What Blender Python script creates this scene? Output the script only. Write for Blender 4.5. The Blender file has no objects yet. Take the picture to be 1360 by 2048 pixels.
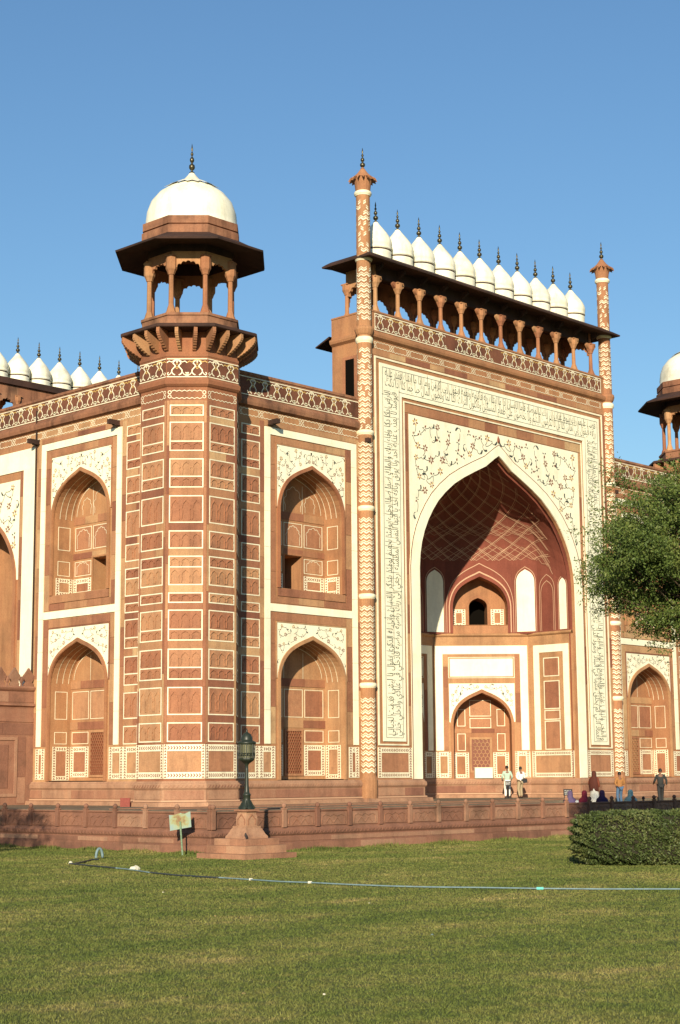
import bpy, math, random
import numpy as np
from mathutils import Matrix, Vector
random.seed(7); rng = np.random.default_rng(7)
sc = bpy.context.scene
C = sc.collection
rad = math.radians

# ------------------------------------------------------------------ camera, sky, sun, exposure
cam_d = bpy.data.cameras.new('camera'); cam = bpy.data.objects.new('camera', cam_d); C.objects.link(cam)
yaw, pitch, roll = rad(46.150105), rad(9.02864), rad(-0.391307)
fw = Vector((math.sin(yaw)*math.cos(pitch), math.cos(yaw)*math.cos(pitch), math.sin(pitch)))
rt = Vector((math.cos(yaw), -math.sin(yaw), 0)); up = rt.cross(fw)
r2 = rt*math.cos(roll)+up*math.sin(roll); u2 = up*math.cos(roll)-rt*math.sin(roll)
M = Matrix(((r2.x, u2.x, -fw.x, -66.937), (r2.y, u2.y, -fw.y, -52.3595), (r2.z, u2.z, -fw.z, 0.1239), (0, 0, 0, 1)))
cam.matrix_world = M
cam_d.sensor_fit = 'HORIZONTAL'; cam_d.sensor_width = 36; cam_d.lens = 87.0033
cam_d.shift_x = 12/1360; cam_d.shift_y = 0.007953
cam_d.clip_start = 0.5; cam_d.clip_end = 4000
sc.camera = cam
sc.render.resolution_x, sc.render.resolution_y = 680, 1024

SUN_EL = 18.0; SUN_AZ = 232.8          # compass style: the sun stands behind the camera, a little to the left
w = bpy.data.worlds.new('World'); sc.world = w; w.use_nodes = True
nt = w.node_tree; nt.nodes.clear()
sky = nt.nodes.new('ShaderNodeTexSky'); sky.sky_type = 'NISHITA'; sky.sun_disc = False
sky.sun_elevation = rad(SUN_EL); sky.sun_rotation = rad(SUN_AZ)
sky.air_density = 1.5; sky.dust_density = 0.05; sky.ozone_density = 6.0; sky.altitude = 200
bg = nt.nodes.new('ShaderNodeBackground'); bg.inputs[1].default_value = 0.095
wo = nt.nodes.new('ShaderNodeOutputWorld')
nt.links.new(sky.outputs[0], bg.inputs[0]); nt.links.new(bg.outputs[0], wo.inputs[0])
sd = bpy.data.lights.new('sun', 'SUN'); so = bpy.data.objects.new('sun', sd); C.objects.link(so)
sd.energy = 4.8; sd.angle = rad(0.53); sd.color = (1.0, 0.87, 0.66)
a = rad(SUN_AZ); e = rad(SUN_EL)
sdir = Vector((math.sin(a)*math.cos(e), math.cos(a)*math.cos(e), math.sin(e)))
so.rotation_euler = sdir.to_track_quat('Z', 'Y').to_euler(); so.location = (-60, -40, 40)
sc.view_settings.view_transform = 'Standard'; sc.view_settings.look = 'None'
sc.view_settings.exposure = 0.5; sc.view_settings.gamma = 1; sc.view_settings.use_curve_mapping = False

# ------------------------------------------------------------------ materials
def newmat(name):
    m = bpy.data.materials.new(name); m.use_nodes = True
    n = m.node_tree; b = n.nodes['Principled BSDF']; return m, n, b
def N(n, t, **k):
    x = n.nodes.new(t)
    for a_, v in k.items():
        if a_.startswith('i_'): x.inputs[a_[2:]].default_value = v
        else: setattr(x, a_, v)
    return x
def ramp(n, stops):
    r = n.nodes.new('ShaderNodeValToRGB'); el = r.color_ramp.elements
    while len(el) > 1: el.remove(el[-1])
    el[0].position = stops[0][0]; el[0].color = (*stops[0][1], 1)
    for p, c in stops[1:]:
        q = el.new(p); q.color = (*c, 1)
    return r
def stone(name, stops, rough=0.85, varia=0.6, scale=1.3, bump=0.25, stain=(0.10, 0.05, 0.035), stain_amt=0.35, fine=18.0, grain=0.55, streak=0.20):
    """weathered stone: tone from a mix of per-object random and noise, darker blotches, fine grain and bump"""
    m, n, b = newmat(name); L = n.links
    tc = N(n, 'ShaderNodeTexCoord'); geo = N(n, 'ShaderNodeNewGeometry'); oi = N(n, 'ShaderNodeObjectInfo')
    n1 = N(n, 'ShaderNodeTexNoise', i_Scale=scale, i_Detail=6.0, i_Roughness=0.6)
    n2 = N(n, 'ShaderNodeTexNoise', i_Scale=scale*0.35, i_Detail=4.0, i_Roughness=0.65)
    n3 = N(n, 'ShaderNodeTexNoise', i_Scale=fine, i_Detail=5.0, i_Roughness=0.7)
    for x in (n1, n2, n3): L.new(geo.outputs['Position'], x.inputs['Vector'])
    mx = N(n, 'ShaderNodeMath', operation='MULTIPLY_ADD'); mx.inputs[1].default_value = varia
    L.new(oi.outputs['Random'], mx.inputs[0])
    s = N(n, 'ShaderNodeMath', operation='MULTIPLY'); s.inputs[1].default_value = 1-varia
    L.new(n1.outputs[0], s.inputs[0]); L.new(s.outputs[0], mx.inputs[2])
    r = ramp(n, stops); L.new(mx.outputs[0], r.inputs[0])
    # blotches
    r2_ = ramp(n, [(0.50, (0, 0, 0)), (0.72, (1, 1, 1))]); L.new(n2.outputs[0], r2_.inputs[0])
    m1 = N(n, 'ShaderNodeMath', operation='MULTIPLY'); m1.inputs[1].default_value = stain_amt; L.new(r2_.outputs[0], m1.inputs[0])
    mc = N(n, 'ShaderNodeMixRGB'); mc.inputs[2].default_value = (*stain, 1)
    L.new(m1.outputs[0], mc.inputs[0]); L.new(r.outputs[0], mc.inputs[1])
    # grain
    mg = N(n, 'ShaderNodeMixRGB', blend_type='MULTIPLY'); mg.inputs[0].default_value = grain
    rg = ramp(n, [(0.25, (0.55, 0.52, 0.5)), (0.75, (1.25, 1.25, 1.25))]); L.new(n3.outputs[0], rg.inputs[0])
    L.new(mc.outputs[0], mg.inputs[1]); L.new(rg.outputs[0], mg.inputs[2])
    n4 = N(n, 'ShaderNodeTexNoise', i_Scale=1.0, i_Detail=5.0, i_Roughness=0.7); mp4 = N(n, 'ShaderNodeMapping'); mp4.inputs['Scale'].default_value = (1.6, 1.6, 0.22)
    L.new(geo.outputs['Position'], mp4.inputs[0]); L.new(mp4.outputs[0], n4.inputs['Vector'])
    r4 = ramp(n, [(0.30, (1.14, 1.12, 1.08)), (0.50, (1, 1, 1)), (0.66, (1-streak, 1-streak, 1-streak))]); L.new(n4.outputs[0], r4.inputs[0])
    m4 = N(n, 'ShaderNodeMixRGB', blend_type='MULTIPLY'); m4.inputs[0].default_value = 1.0; L.new(mg.outputs[0], m4.inputs[1]); L.new(r4.outputs[0], m4.inputs[2])
    L.new(m4.outputs[0], b.inputs['Base Color'])
    bp = N(n, 'ShaderNodeBump'); bp.inputs['Strength'].default_value = bump; bp.inputs['Distance'].default_value = 0.03
    L.new(n3.outputs[0], bp.inputs['Height']); L.new(bp.outputs[0], b.inputs['Normal'])
    b.inputs['Roughness'].default_value = rough; b.inputs['Specular IOR Level'].default_value = 0.2
    return m
def plain(name, col, rough=0.6, metal=0.0, spec=0.3, noise=0.0, nscale=20, bump=0.0):
    m, n, b = newmat(name)
    b.inputs['Base Color'].default_value = (*col, 1); b.inputs['Roughness'].default_value = rough
    b.inputs['Metallic'].default_value = metal; b.inputs['Specular IOR Level'].default_value = spec
    if noise:
        geo = N(n, 'ShaderNodeNewGeometry'); t = N(n, 'ShaderNodeTexNoise', i_Scale=nscale, i_Detail=5.0, i_Roughness=0.65)
        n.links.new(geo.outputs['Position'], t.inputs['Vector'])
        lo = tuple(c*(1-noise) for c in col); hi = tuple(min(1, c*(1+noise)) for c in col)
        r = ramp(n, [(0.3, lo), (0.7, hi)]); n.links.new(t.outputs[0], r.inputs[0]); n.links.new(r.outputs[0], b.inputs['Base Color'])
        if bump:
            bp = N(n, 'ShaderNodeBump'); bp.inputs['Strength'].default_value = bump; bp.inputs['Distance'].default_value = 0.02
            n.links.new(t.outputs[0], bp.inputs['Height']); n.links.new(bp.outputs[0], b.inputs['Normal'])
    return m
MAT = {}
MAT['sand'] = stone('red_sandstone', [(0.12, (0.264, 0.102, 0.055)), (0.38, (0.354, 0.163, 0.082)), (0.62, (0.404, 0.209, 0.101)), (0.86, (0.474, 0.280, 0.142))])
MAT['slab'] = stone('sandstone_slab', [(0.05, (0.204, 0.078, 0.049)), (0.28, (0.314, 0.135, 0.075)), (0.55, (0.394, 0.193, 0.099)), (0.80, (0.464, 0.270, 0.137)), (0.97, (0.564, 0.391, 0.206))], varia=0.8, scale=2.2)
MAT['panel'] = stone('carved_sandstone', [(0.04, (0.240, 0.093, 0.058)), (0.25, (0.332, 0.144, 0.079)), (0.6, (0.403, 0.197, 0.105)), (0.85, (0.459, 0.256, 0.133)), (0.98, (0.520, 0.331, 0.181))], varia=0.7, scale=5, stain_amt=0.3)
MAT['cornice'] = stone('weathered_cornice_sandstone', [(0.12, (0.194, 0.087, 0.052)), (0.5, (0.294, 0.137, 0.077)), (0.86, (0.384, 0.209, 0.117))], varia=0.3, scale=1.6, stain=(0.05, 0.03, 0.022), stain_amt=0.75, streak=0.45)
MAT['plinth'] = stone('worn_plinth_sandstone', [(0.1, (0.210, 0.092, 0.064)), (0.5, (0.327, 0.161, 0.098)), (0.9, (0.425, 0.257, 0.159))], varia=0.6, scale=2.0, stain_amt=0.45)
MAT['wall'] = stone('terrace_wall_sandstone', [(0.1, (0.180, 0.086, 0.060)), (0.5, (0.288, 0.140, 0.089)), (0.9, (0.396, 0.236, 0.153))], varia=0.55, scale=1.5, stain_amt=0.6, stain=(0.06, 0.04, 0.028))
MAT['dark'] = stone('frieze_ground', [(0.2, (0.12, 0.045, 0.03)), (0.8, (0.24, 0.10, 0.055))], varia=0.1, scale=1.0, stain=(0.02, 0.015, 0.012), stain_amt=0.8)
MAT['red'] = stone('painted_red_plaster', [(0.2, (0.18, 0.052, 0.034)), (0.8, (0.25, 0.078, 0.052))], varia=0.05, scale=0.8, stain_amt=0.25, bump=0.08)
MAT['weather_shade'] = stone('weathered_shaded_stone', [(0.2, (0.035, 0.022, 0.018)), (0.8, (0.085, 0.042, 0.03))], varia=0.15, scale=1.2, stain=(0.018, 0.015, 0.014), stain_amt=0.8)  # weathered stone, darkened further to paint in shade under eaves and lintels
MAT['marble'] = stone('white_marble', [(0.2, (0.80, 0.76, 0.55)), (0.8, (0.88, 0.85, 0.66))], varia=0.2, scale=1.5, rough=0.5, bump=0.02, stain=(0.66, 0.58, 0.38), stain_amt=0.3, fine=6, grain=0.12, streak=0.08)
MAT['inlay'] = stone('marble_inlay', [(0.2, (0.74, 0.67, 0.46)), (0.8, (0.85, 0.80, 0.60))], varia=0.2, scale=3, rough=0.5, bump=0.02, stain=(0.45, 0.33, 0.2), stain_amt=0.35, fine=10, grain=0.2, streak=0.12)
MAT['dome'] = stone('dome_marble', [(0.2, (0.78, 0.75, 0.57)), (0.8, (0.87, 0.84, 0.68))], varia=0.1, scale=1.2, rough=0.45, bump=0.03, stain=(0.30, 0.27, 0.20), stain_amt=0.55, fine=9, grain=0.2, streak=0.22)
MAT['yellow'] = plain('yellow_inlay', (0.55, 0.36, 0.10), 0.6)
MAT['black'] = plain('black_inlay', (0.035, 0.04, 0.04), 0.5)
MAT['ink'] = plain('grey_green_script_inlay', (0.13, 0.14, 0.10), 0.5)
MAT['green'] = plain('dark_green_inlay', (0.045, 0.055, 0.045), 0.5)
MAT['brown'] = plain('red_brown_inlay', (0.19, 0.06, 0.03), 0.5)
MAT['line'] = plain('painted_line', (0.52, 0.32, 0.20), 0.7)
MAT['bronze'] = plain('bronze', (0.10, 0.085, 0.05), 0.38, 0.8, 0.5, noise=0.4, nscale=9)
MAT['void'] = plain('dark_interior', (0.006, 0.005, 0.004), 1.0, spec=0.0)  # near-black colour stands in for the unlit depth behind doorways
MAT['paving'] = stone('terrace_paving', [(0.2, (0.14, 0.11, 0.075)), (0.8, (0.24, 0.19, 0.13))], varia=0.1, scale=0.7, stain_amt=0.3)
MAT['lamp'] = plain('green_painted_iron', (0.022, 0.028, 0.018), 0.42, 0.0, 0.4, noise=0.4, nscale=25)
MAT['glass'] = plain('dusty_lantern_glass', (0.13, 0.13, 0.07), 0.25, 0.0, 0.5, noise=0.3, nscale=12)
MAT['bark'] = plain('bark', (0.09, 0.06, 0.04), 0.9, noise=0.4, nscale=10, bump=0.5)

# ------------------------------------------------------------------ mesh helpers
W = {}
def link(o, parent=None, world=None):
    C.objects.link(o)
    world = world if world is not None else Matrix.Identity(4)
    W[o] = world
    if parent is not None:
        o.parent = parent
        o.matrix_basis = W[parent].inverted() @ world
    else: o.matrix_basis = world
    return o
def tag(o, label=None, cat=None, group=None, kind=None):
    if label: o['label'] = label
    if cat: o['category'] = cat
    if group: o['group'] = group
    if kind: o['kind'] = kind
    return o
def empty(name, loc, rz=0):
    o = bpy.data.objects.new(name, None); o.empty_display_size = 0.3
    return link(o, None, Matrix.Translation(loc) @ Matrix.Rotation(rz, 4, 'Z'))
class MB:
    def __init__(s): s.v = []; s.f = []; s.m = []
    def add(s, vs, fs, mi=0):
        b = len(s.v); s.v.extend([tuple(p) for p in vs]); s.f.extend([tuple(b+i for i in q) for q in fs]); s.m.extend([mi]*len(fs))
    def quad(s, a_, b_, c_, d_, mi=0): s.add([a_, b_, c_, d_], [(0, 1, 2, 3)], mi)
    def box(s, F, u0, u1, z0, z1, d0, d1, mi=0):
        P = [F(u, z, d) for d in (d0, d1) for z in (z0, z1) for u in (u0, u1)]
        s.add(P, [(0, 1, 3, 2), (4, 6, 7, 5), (0, 4, 5, 1), (2, 3, 7, 6), (0, 2, 6, 4), (1, 5, 7, 3)], mi)
    def ribbon(s, F, pts, wd, d, mi=0, th=0.0, closed=False):
        n = len(pts); P = [np.array(p, float) for p in pts]; L, R = [], []
        for i in range(n):
            p = P[i]; q0 = P[(i-1) % n] if (i > 0 or closed) else None; q1 = P[(i+1) % n] if (i < n-1 or closed) else None
            t0 = (p-q0) if q0 is not None else None; t1 = (q1-p) if q1 is not None else None
            def nz(t): return t/(np.hypot(*t)+1e-9)
            t = nz(t0) if t1 is None else nz(t1) if t0 is None else nz(nz(t0)+nz(t1)+1e-9)
            nn = np.array((-t[1], t[0])); k = 1.0
            if t0 is not None and t1 is not None:
                c = abs(float(np.dot(nn, np.array((-nz(t0)[1], nz(t0)[0]))))); k = min(1/max(c, 0.35), 1.8)
            L.append(p+nn*wd/2*k); R.append(p-nn*wd/2*k)
        m = n if closed else n-1
        b = len(s.v)
        s.v.extend([tuple(F(q[0], q[1], d)) for q in L]+[tuple(F(q[0], q[1], d)) for q in R])
        for i in range(m):
            j = (i+1) % n; s.f.append((b+i, b+j, b+n+j, b+n+i)); s.m.append(mi)
        if th:
            for A in (L, R):
                b = len(s.v); s.v.extend([tuple(F(q[0], q[1], d)) for q in A]+[tuple(F(q[0], q[1], d-th)) for q in A])
                for i in range(m):
                    j = (i+1) % n; s.f.append((b+i, b+j, b+n+j, b+n+i)); s.m.append(mi)
    def lathe(s, prof, n=16, c=(0, 0), mi=0, ph=0.0):
        b = len(s.v)
        for r, z in prof:
            for i in range(n):
                t = ph+2*math.pi*i/n; s.v.append((c[0]+r*math.cos(t), c[1]+r*math.sin(t), z))
        for k in range(len(prof)-1):
            for i in range(n):
                j = (i+1) % n; s.f.append((b+k*n+i, b+k*n+j, b+(k+1)*n+j, b+(k+1)*n+i)); s.m.append(mi)
        s.f.append(tuple(b+(len(prof)-1)*n+i for i in range(n))); s.m.append(mi)
        s.f.append(tuple(b+i for i in range(n))); s.m.append(mi)
    def tube(s, path, r, n=8, mi=0):
        P = [Vector(p) for p in path]; rs = r if hasattr(r, '__len__') else [r]*len(P); b = len(s.v)
        for i, p in enumerate(P):
            t = (P[min(i+1, len(P)-1)]-P[max(i-1, 0)]).normalized()
            x = t.orthogonal().normalized() if i == 0 else (x-t*x.dot(t)).normalized()
            y = t.cross(x)
            for k in range(n):
                q = 2*math.pi*k/n; s.v.append(tuple(p+(x*math.cos(q)+y*math.sin(q))*rs[i]))
        for i in range(len(P)-1):
            for k in range(n):
                j = (k+1) % n; s.f.append((b+i*n+k, b+i*n+j, b+(i+1)*n+j, b+(i+1)*n+k)); s.m.append(mi)
        s.f.append(tuple(b+k for k in range(n))); s.m.append(mi)
        e_ = b+(len(P)-1)*n; s.f.append(tuple(e_+k for k in range(n))); s.m.append(mi)
    def sweep(s, prof, path, mi=0, closed=False):
        """prof: (outward, z) points; path: xy polyline with the outside on its right"""
        P = [np.array(p, float) for p in path]; n = len(P); b = len(s.v); m = len(prof)
        for i in range(n):
            t0 = P[i]-P[i-1] if (i > 0 or closed) else None; t1 = P[(i+1) % n]-P[i] if (i < n-1 or closed) else None
            def nr(t): t = t/np.hypot(*t); return np.array((t[1], -t[0]))
            if t0 is None: nn = nr(t1)
            elif t1 is None: nn = nr(t0)
            else:
                a0, a1 = nr(t0), nr(t1); nn = a0+a1; nn = nn/max(float(np.dot(nn, a0)), 0.2)
            for d, z in prof: s.v.append((P[i][0]+nn[0]*d, P[i][1]+nn[1]*d, z))
        for i in range(n if closed else n-1):
            j = (i+1) % n
            for k in range(m-1): s.f.append((b+i*m+k, b+j*m+k, b+j*m+k+1, b+i*m+k+1)); s.m.append(mi)
    def mesh(s, name, mats, smooth=False):
        me = bpy.data.meshes.new(name); me.from_pydata(s.v, [], s.f)
        for m in (mats if isinstance(mats, (list, tuple)) else [mats]): me.materials.append(MAT[m] if isinstance(m, str) else m)
        if len(me.materials) > 1: me.polygons.foreach_set('material_index', s.m)
        if smooth: me.polygons.foreach_set('use_smooth', [True]*len(me.polygons))
        me.update(); return me
    def build(s, name, mats, parent=None, world=None, smooth=False, kind=None, label=None):
        o = bpy.data.objects.new(name, s.mesh(name, mats, smooth)); link(o, parent, world)
        return tag(o, label=label, kind=kind)
cache = {}
def inst(name, key, fn, mats, parent, world, smooth=False, kind=None):
    if key not in cache:
        b = MB(); fn(b); cache[key] = b.mesh(name, mats, smooth)
    o = bpy.data.objects.new(name, cache[key]); link(o, parent, world)
    return tag(o, kind=kind)
def frame(O, U, Nn):
    O = np.array(O, float); U = np.array((*U, 0.0)); Nn = np.array((*Nn, 0.0))
    def F(u, z, d=0.0): p = O+U*u+Nn*d; return (p[0], p[1], p[2]+z)
    F.O, F.U, F.N = O, U, Nn
    return F
def mat_at(F, u, z, d):
    """right-handed world matrix: local x along the wall, local -y outwards, z up"""
    p = Vector(F(u, z, d)); Y = -Vector(F.N); X = Y.cross(Vector((0, 0, 1)))
    return Matrix(((X.x, Y.x, 0, p.x), (X.y, Y.y, 0, p.y), (0, 0, 1, p.z), (0, 0, 0, 1)))
LF = frame((0, 0, 0), (1, 0), (0, -1))       # local frame for shared meshes

# arch profiles: list of (x, z) from left spring over apex to right spring
PA = [(0, 1), (.06, .965), (.173, .89), (.31, .83), (.45, .765), (.57, .70), (.68, .62), (.77, .54), (.836, .46), (.89, .38), (.937, .29), (.97, .2), (.99, .11), (1, 0)]
PB = [(0, 1), (.06, .975), (.16, .93), (.3, .875), (.42, .82), (.53, .76), (.64, .69), (.745, .60), (.83, .50), (.9, .385), (.95, .26), (.985, .13), (1, 0)]
def arch(c, a_, zs, za, P=PB):
    R = [(c+x*a_, zs+z*(za-zs)) for x, z in P]; Lf = [(2*c-x, z) for x, z in R[1:]][::-1]
    return Lf+R
def cusped(c, a_, zs, za, n=4, P=PB, depth=0.32):
    """cusped (lobed) arch with n lobes a side and a pointed top lobe"""
    base = arch(c, a_, zs, za, P); B = [np.array(p) for p in base]
    seg = [0]
    for i in range(1, len(B)): seg.append(seg[-1]+np.hypot(*(B[i]-B[i-1])))
    tot = seg[-1]; k = 2*n+1; out = []
    def at(s_):
        i = max(1, min(len(seg)-1, int(np.searchsorted(seg, s_)))); t = (s_-seg[i-1])/(seg[i]-seg[i-1]+1e-9); return B[i-1]*(1-t)+B[i]*t
    cuts = [tot*i/k for i in range(k+1)]
    for i in range(k):
        p0, p1 = at(cuts[i]), at(cuts[i+1]); d_ = p1-p0; ln = np.hypot(*d_); nn = np.array((-d_[1], d_[0]))/ln
        if i == n:
            mid = np.array(((p0[0]+p1[0])/2, max(za, p0[1]+ln*0.35))); out += [tuple(p0), tuple(p0*0.6+mid*0.4+nn*ln*0.12), tuple(mid), tuple(p1*0.6+mid*0.4+nn*ln*0.12)]
        else:
            for t in (0, .25, .5, .75): out.append(tuple(p0+d_*t+nn*ln*depth*math.sin(math.pi*t)))
    out.append(tuple(at(tot))); return out
def spandrel(mb, F, crv, u0, u1, zb, zt, d, mi=0, back=None):
    """face between a curve and the rectangle u0..u1, zb..zt"""
    for dd in ([d] if back is None else [d, back]):
        P = [(u0, zb)]+[(crv[0][0], zb)]+list(crv)+[(crv[-1][0], zb)]+[(u1, zb)]
        if crv[0][0]-u0 > 1e-4: mb.quad(F(u0, zb, dd), F(crv[0][0], zb, dd), F(crv[0][0], zt, dd), F(u0, zt, dd), mi)
        if u1-crv[-1][0] > 1e-4: mb.quad(F(crv[-1][0], zb, dd), F(u1, zb, dd), F(u1, zt, dd), F(crv[-1][0], zt, dd), mi)
        for i in range(len(crv)-1):
            (xa, za_), (xb, zb_) = crv[i], crv[i+1]
            if abs(xb-xa) < 1e-6: continue
            mb.quad(F(xa, za_, dd), F(xb, zb_, dd), F(xb, zt, dd), F(xa, zt, dd), mi)
    if back is not None:
        for i in range(len(crv)-1): mb.quad(F(*crv[i], d), F(*crv[i+1], d), F(*crv[i+1], back), F(*crv[i], back), mi)
def arch_band(mb, F, c, a0, a1, zs, za0, za1, zb, d, mi=0, P=PB, th=0.0, zb1=None):
    """band between an inner and an outer arch, with legs going down to zb"""
    A, B = arch(c, a0, zs, za0, P), arch(c, a1, zs, za1, P)
    A = [(c-a0, zb)]+A+[(c+a0, zb)]; B = [(c-a1, zb)]+B+[(c+a1, zb)]
    for i in range(len(A)-1):
        mb.quad(F(*A[i], d), F(*A[i+1], d), F(*B[i+1], d), F(*B[i], d), mi)
        if th:
            mb.quad(F(*A[i], d), F(*A[i+1], d), F(*A[i+1], d-th), F(*A[i], d-th), mi)
            mb.quad(F(*B[i], d), F(*B[i+1], d), F(*B[i+1], d-th), F(*B[i], d-th), mi)
def rect_frame(mb, F, u0, u1, z0, z1, t, d, mi=0, bottom=True, top=True, th=0.012):
    mb.box(F, u0, u0+t, z0, z1, d-th, d, mi); mb.box(F, u1-t, u1, z0, z1, d-th, d, mi)
    if top: mb.box(F, u0+t, u1-t, z1-t, z1, d-th, d, mi)
    if bottom: mb.box(F, u0+t, u1-t, z0, z0+t, d-th, d, mi)
stone_count = [0]
def strip(F, u0, u1, z0, z1, L, d, parent, name='frame_stone', mat='slab', th=0.03, gap=0.014, join=False):
    """a course of separate dressed stones"""
    along_u = (u1-u0) > (z1-z0); a0, a1 = (u0, u1) if along_u else (z0, z1); p = a0; mb = MB() if join else None
    while p < a1-0.02:
        q = min(a1, p+L*random.uniform(0.7, 1.3))
        if a1-q < 0.35*L: q = a1
        jit = random.uniform(-0.003, 0.004)
        bx = (p+gap/2, q-gap/2, z0+gap/2, z1-gap/2) if along_u else (u0+gap/2, u1-gap/2, p+gap/2, q-gap/2)
        if join: mb.box(F, *bx, d-th, d+jit)
        else:
            m1 = MB(); m1.box(F, *bx, d-th, d+jit); m1.build(name, mat, parent); stone_count[0] += 1
        p = q
    if join: mb.build(name, mat, parent, kind='stuff')

# ------------------------------------------------------------------ ornament
def scroll_frieze(mb, F, u0, u1, z0, z1, d, pitch=0.77):
    """white lines above and below, vase shaped lotus scrolls between; material 0 white, 1 yellow"""
    mb.box(F, u0, u1, z0, z0+0.04, d-0.01, d+.002); mb.box(F, u0, u1, z1-0.04, z1, d-0.01, d+.002)
    h = z1-z0-0.08; zb = z0+0.04; n = max(1, round((u1-u0)/pitch)); p = (u1-u0)/n
    sx = p/0.77
    S = [(-.05, .93), (-.13, .86), (-.15, .76), (-.09, .68), (-.06, .60), (-.12, .50), (-.19, .38), (-.20, .26), (-.15, .14), (-.07, .08)]
    S2 = [(-.20, .26), (-.26, .13), (-.33, .07), (-.36, .16), (-.32, .24)]
    G = [(-.385, .80), (-.30, .90), (-.20, .84), (-.10, .95), (0, .99)]
    for i in range(n):
        c = u0+p*(i+.5)
        if random.random() < 0.04: continue
        for sg in (-1, 1):
            mb.ribbon(F, [(c+sg*x*sx, zb+z*h) for x, z in S], 0.045, d)
            mb.ribbon(F, [(c+sg*x*sx, zb+z*h) for x, z in S2], 0.035, d)
            mb.ribbon(F, [(c+sg*x*sx, zb+z*h) for x, z in G], 0.035, d, 1 if i % 3 else 0)
            mb.ribbon(F, [(c+sg*x*sx, zb+z*h) for x, z in [(-.02, .60), (-.05, .52), (0, .44)]], 0.03, d, 1)
        mb.ribbon(F, [(c, zb+.80*h), (c, zb+.95*h)], 0.06, d)
        mb.ribbon(F, [(c-.035, zb+.72*h), (c+.035, zb+.72*h)], 0.05, d, 1)
        e_ = c+p/2                                   # small lotus between the vases
        if i < n-1:
            mb.ribbon(F, [(e_-.11, zb+.10*h), (e_-.05, zb+.05*h), (e_+.05, zb+.05*h), (e_+.11, zb+.10*h)], 0.035, d)
            mb.ribbon(F, [(e_, zb+.06*h), (e_, zb+.24*h)], 0.055, d)
            mb.ribbon(F, [(e_-.07, zb+.20*h), (e_, zb+.12*h), (e_+.07, zb+.20*h)], 0.03, d, 1)
def cartouche_band(mb, F, u0, u1, z0, z1, d, pitch=1.25):
    zc = (z0+z1)/2; h = (z1-z0)/2*0.86; n = max(1, round((u1-u0)/pitch)); p = (u1-u0)/n; w_ = 0.026
    for i in range(n+1):
        c = u0+p*i
        for dx, dz in ((-.085, .09), (.085, .09), (-.085, -.09), (.085, -.09)):
            if not (u0-.02 <= c+dx <= u1+.02): continue
            mb.ribbon(F, [(c+dx+.07*math.cos(t), zc+dz+.07*math.sin(t)) for t in np.linspace(0, 2*math.pi, 9)[:-1]], w_, d, closed=True)
        if i < n:
            m = int((p-.34)/0.2); xs = np.linspace(c+.17, c+p-.17, 2*m+1)
            for sg in (-1, 1):
                mb.ribbon(F, [(x, zc+sg*h*(1.0 if k % 2 else 0.74)) for k, x in enumerate(xs)], w_, d)
def chevron_border(mb, F, u0, u1, z0, z1, t, d, top=True, bottom=True, left=True, right=True):
    """white frame with rows of small dark chevrons; material 0 white, 1 dark"""
    sides = []
    if left: sides.append((u0, u0+t, z0, z1, 0))
    if right: sides.append((u1-t, u1, z0, z1, 0))
    ul = u0+(t if left else 0); ur = u1-(t if right else 0)
    if top: sides.append((ul, ur, z1-t, z1, 1))
    if bottom: sides.append((ul, ur, z0, z0+t, 1))
    for a0, a1, b0, b1, hz in sides:
        if a1-a0 < .02 or b1-b0 < .02: continue
        mb.box(F, a0, a1, b0, b1, d-.012, d)
        L = (a1-a0) if hz else (b1-b0); n = max(1, int(L/0.115)); p = L/n
        for i in range(n):
            c = (a0 if hz else b0)+p*(i+.5); k = t*.26; e_ = .032
            if abs(i-n/2) < 0.6: e_ = -.03
            if hz:
                m_ = (b0+b1)/2; q = [(c-e_, m_-k), (c+e_, m_), (c-e_, m_+k)]
            else:
                m_ = (a0+a1)/2; q = [(m_-k, c-e_), (m_, c+e_), (m_+k, c-e_)]
            mb.ribbon(F, q, 0.042, d+.0025, 1)
def dado(mb, F, u0, u1, z0=0.16, z1=1.55, t=0.25, d=.03, **k): chevron_border(mb, F, u0, u1, z0, z1, t, d, **k)
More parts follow.
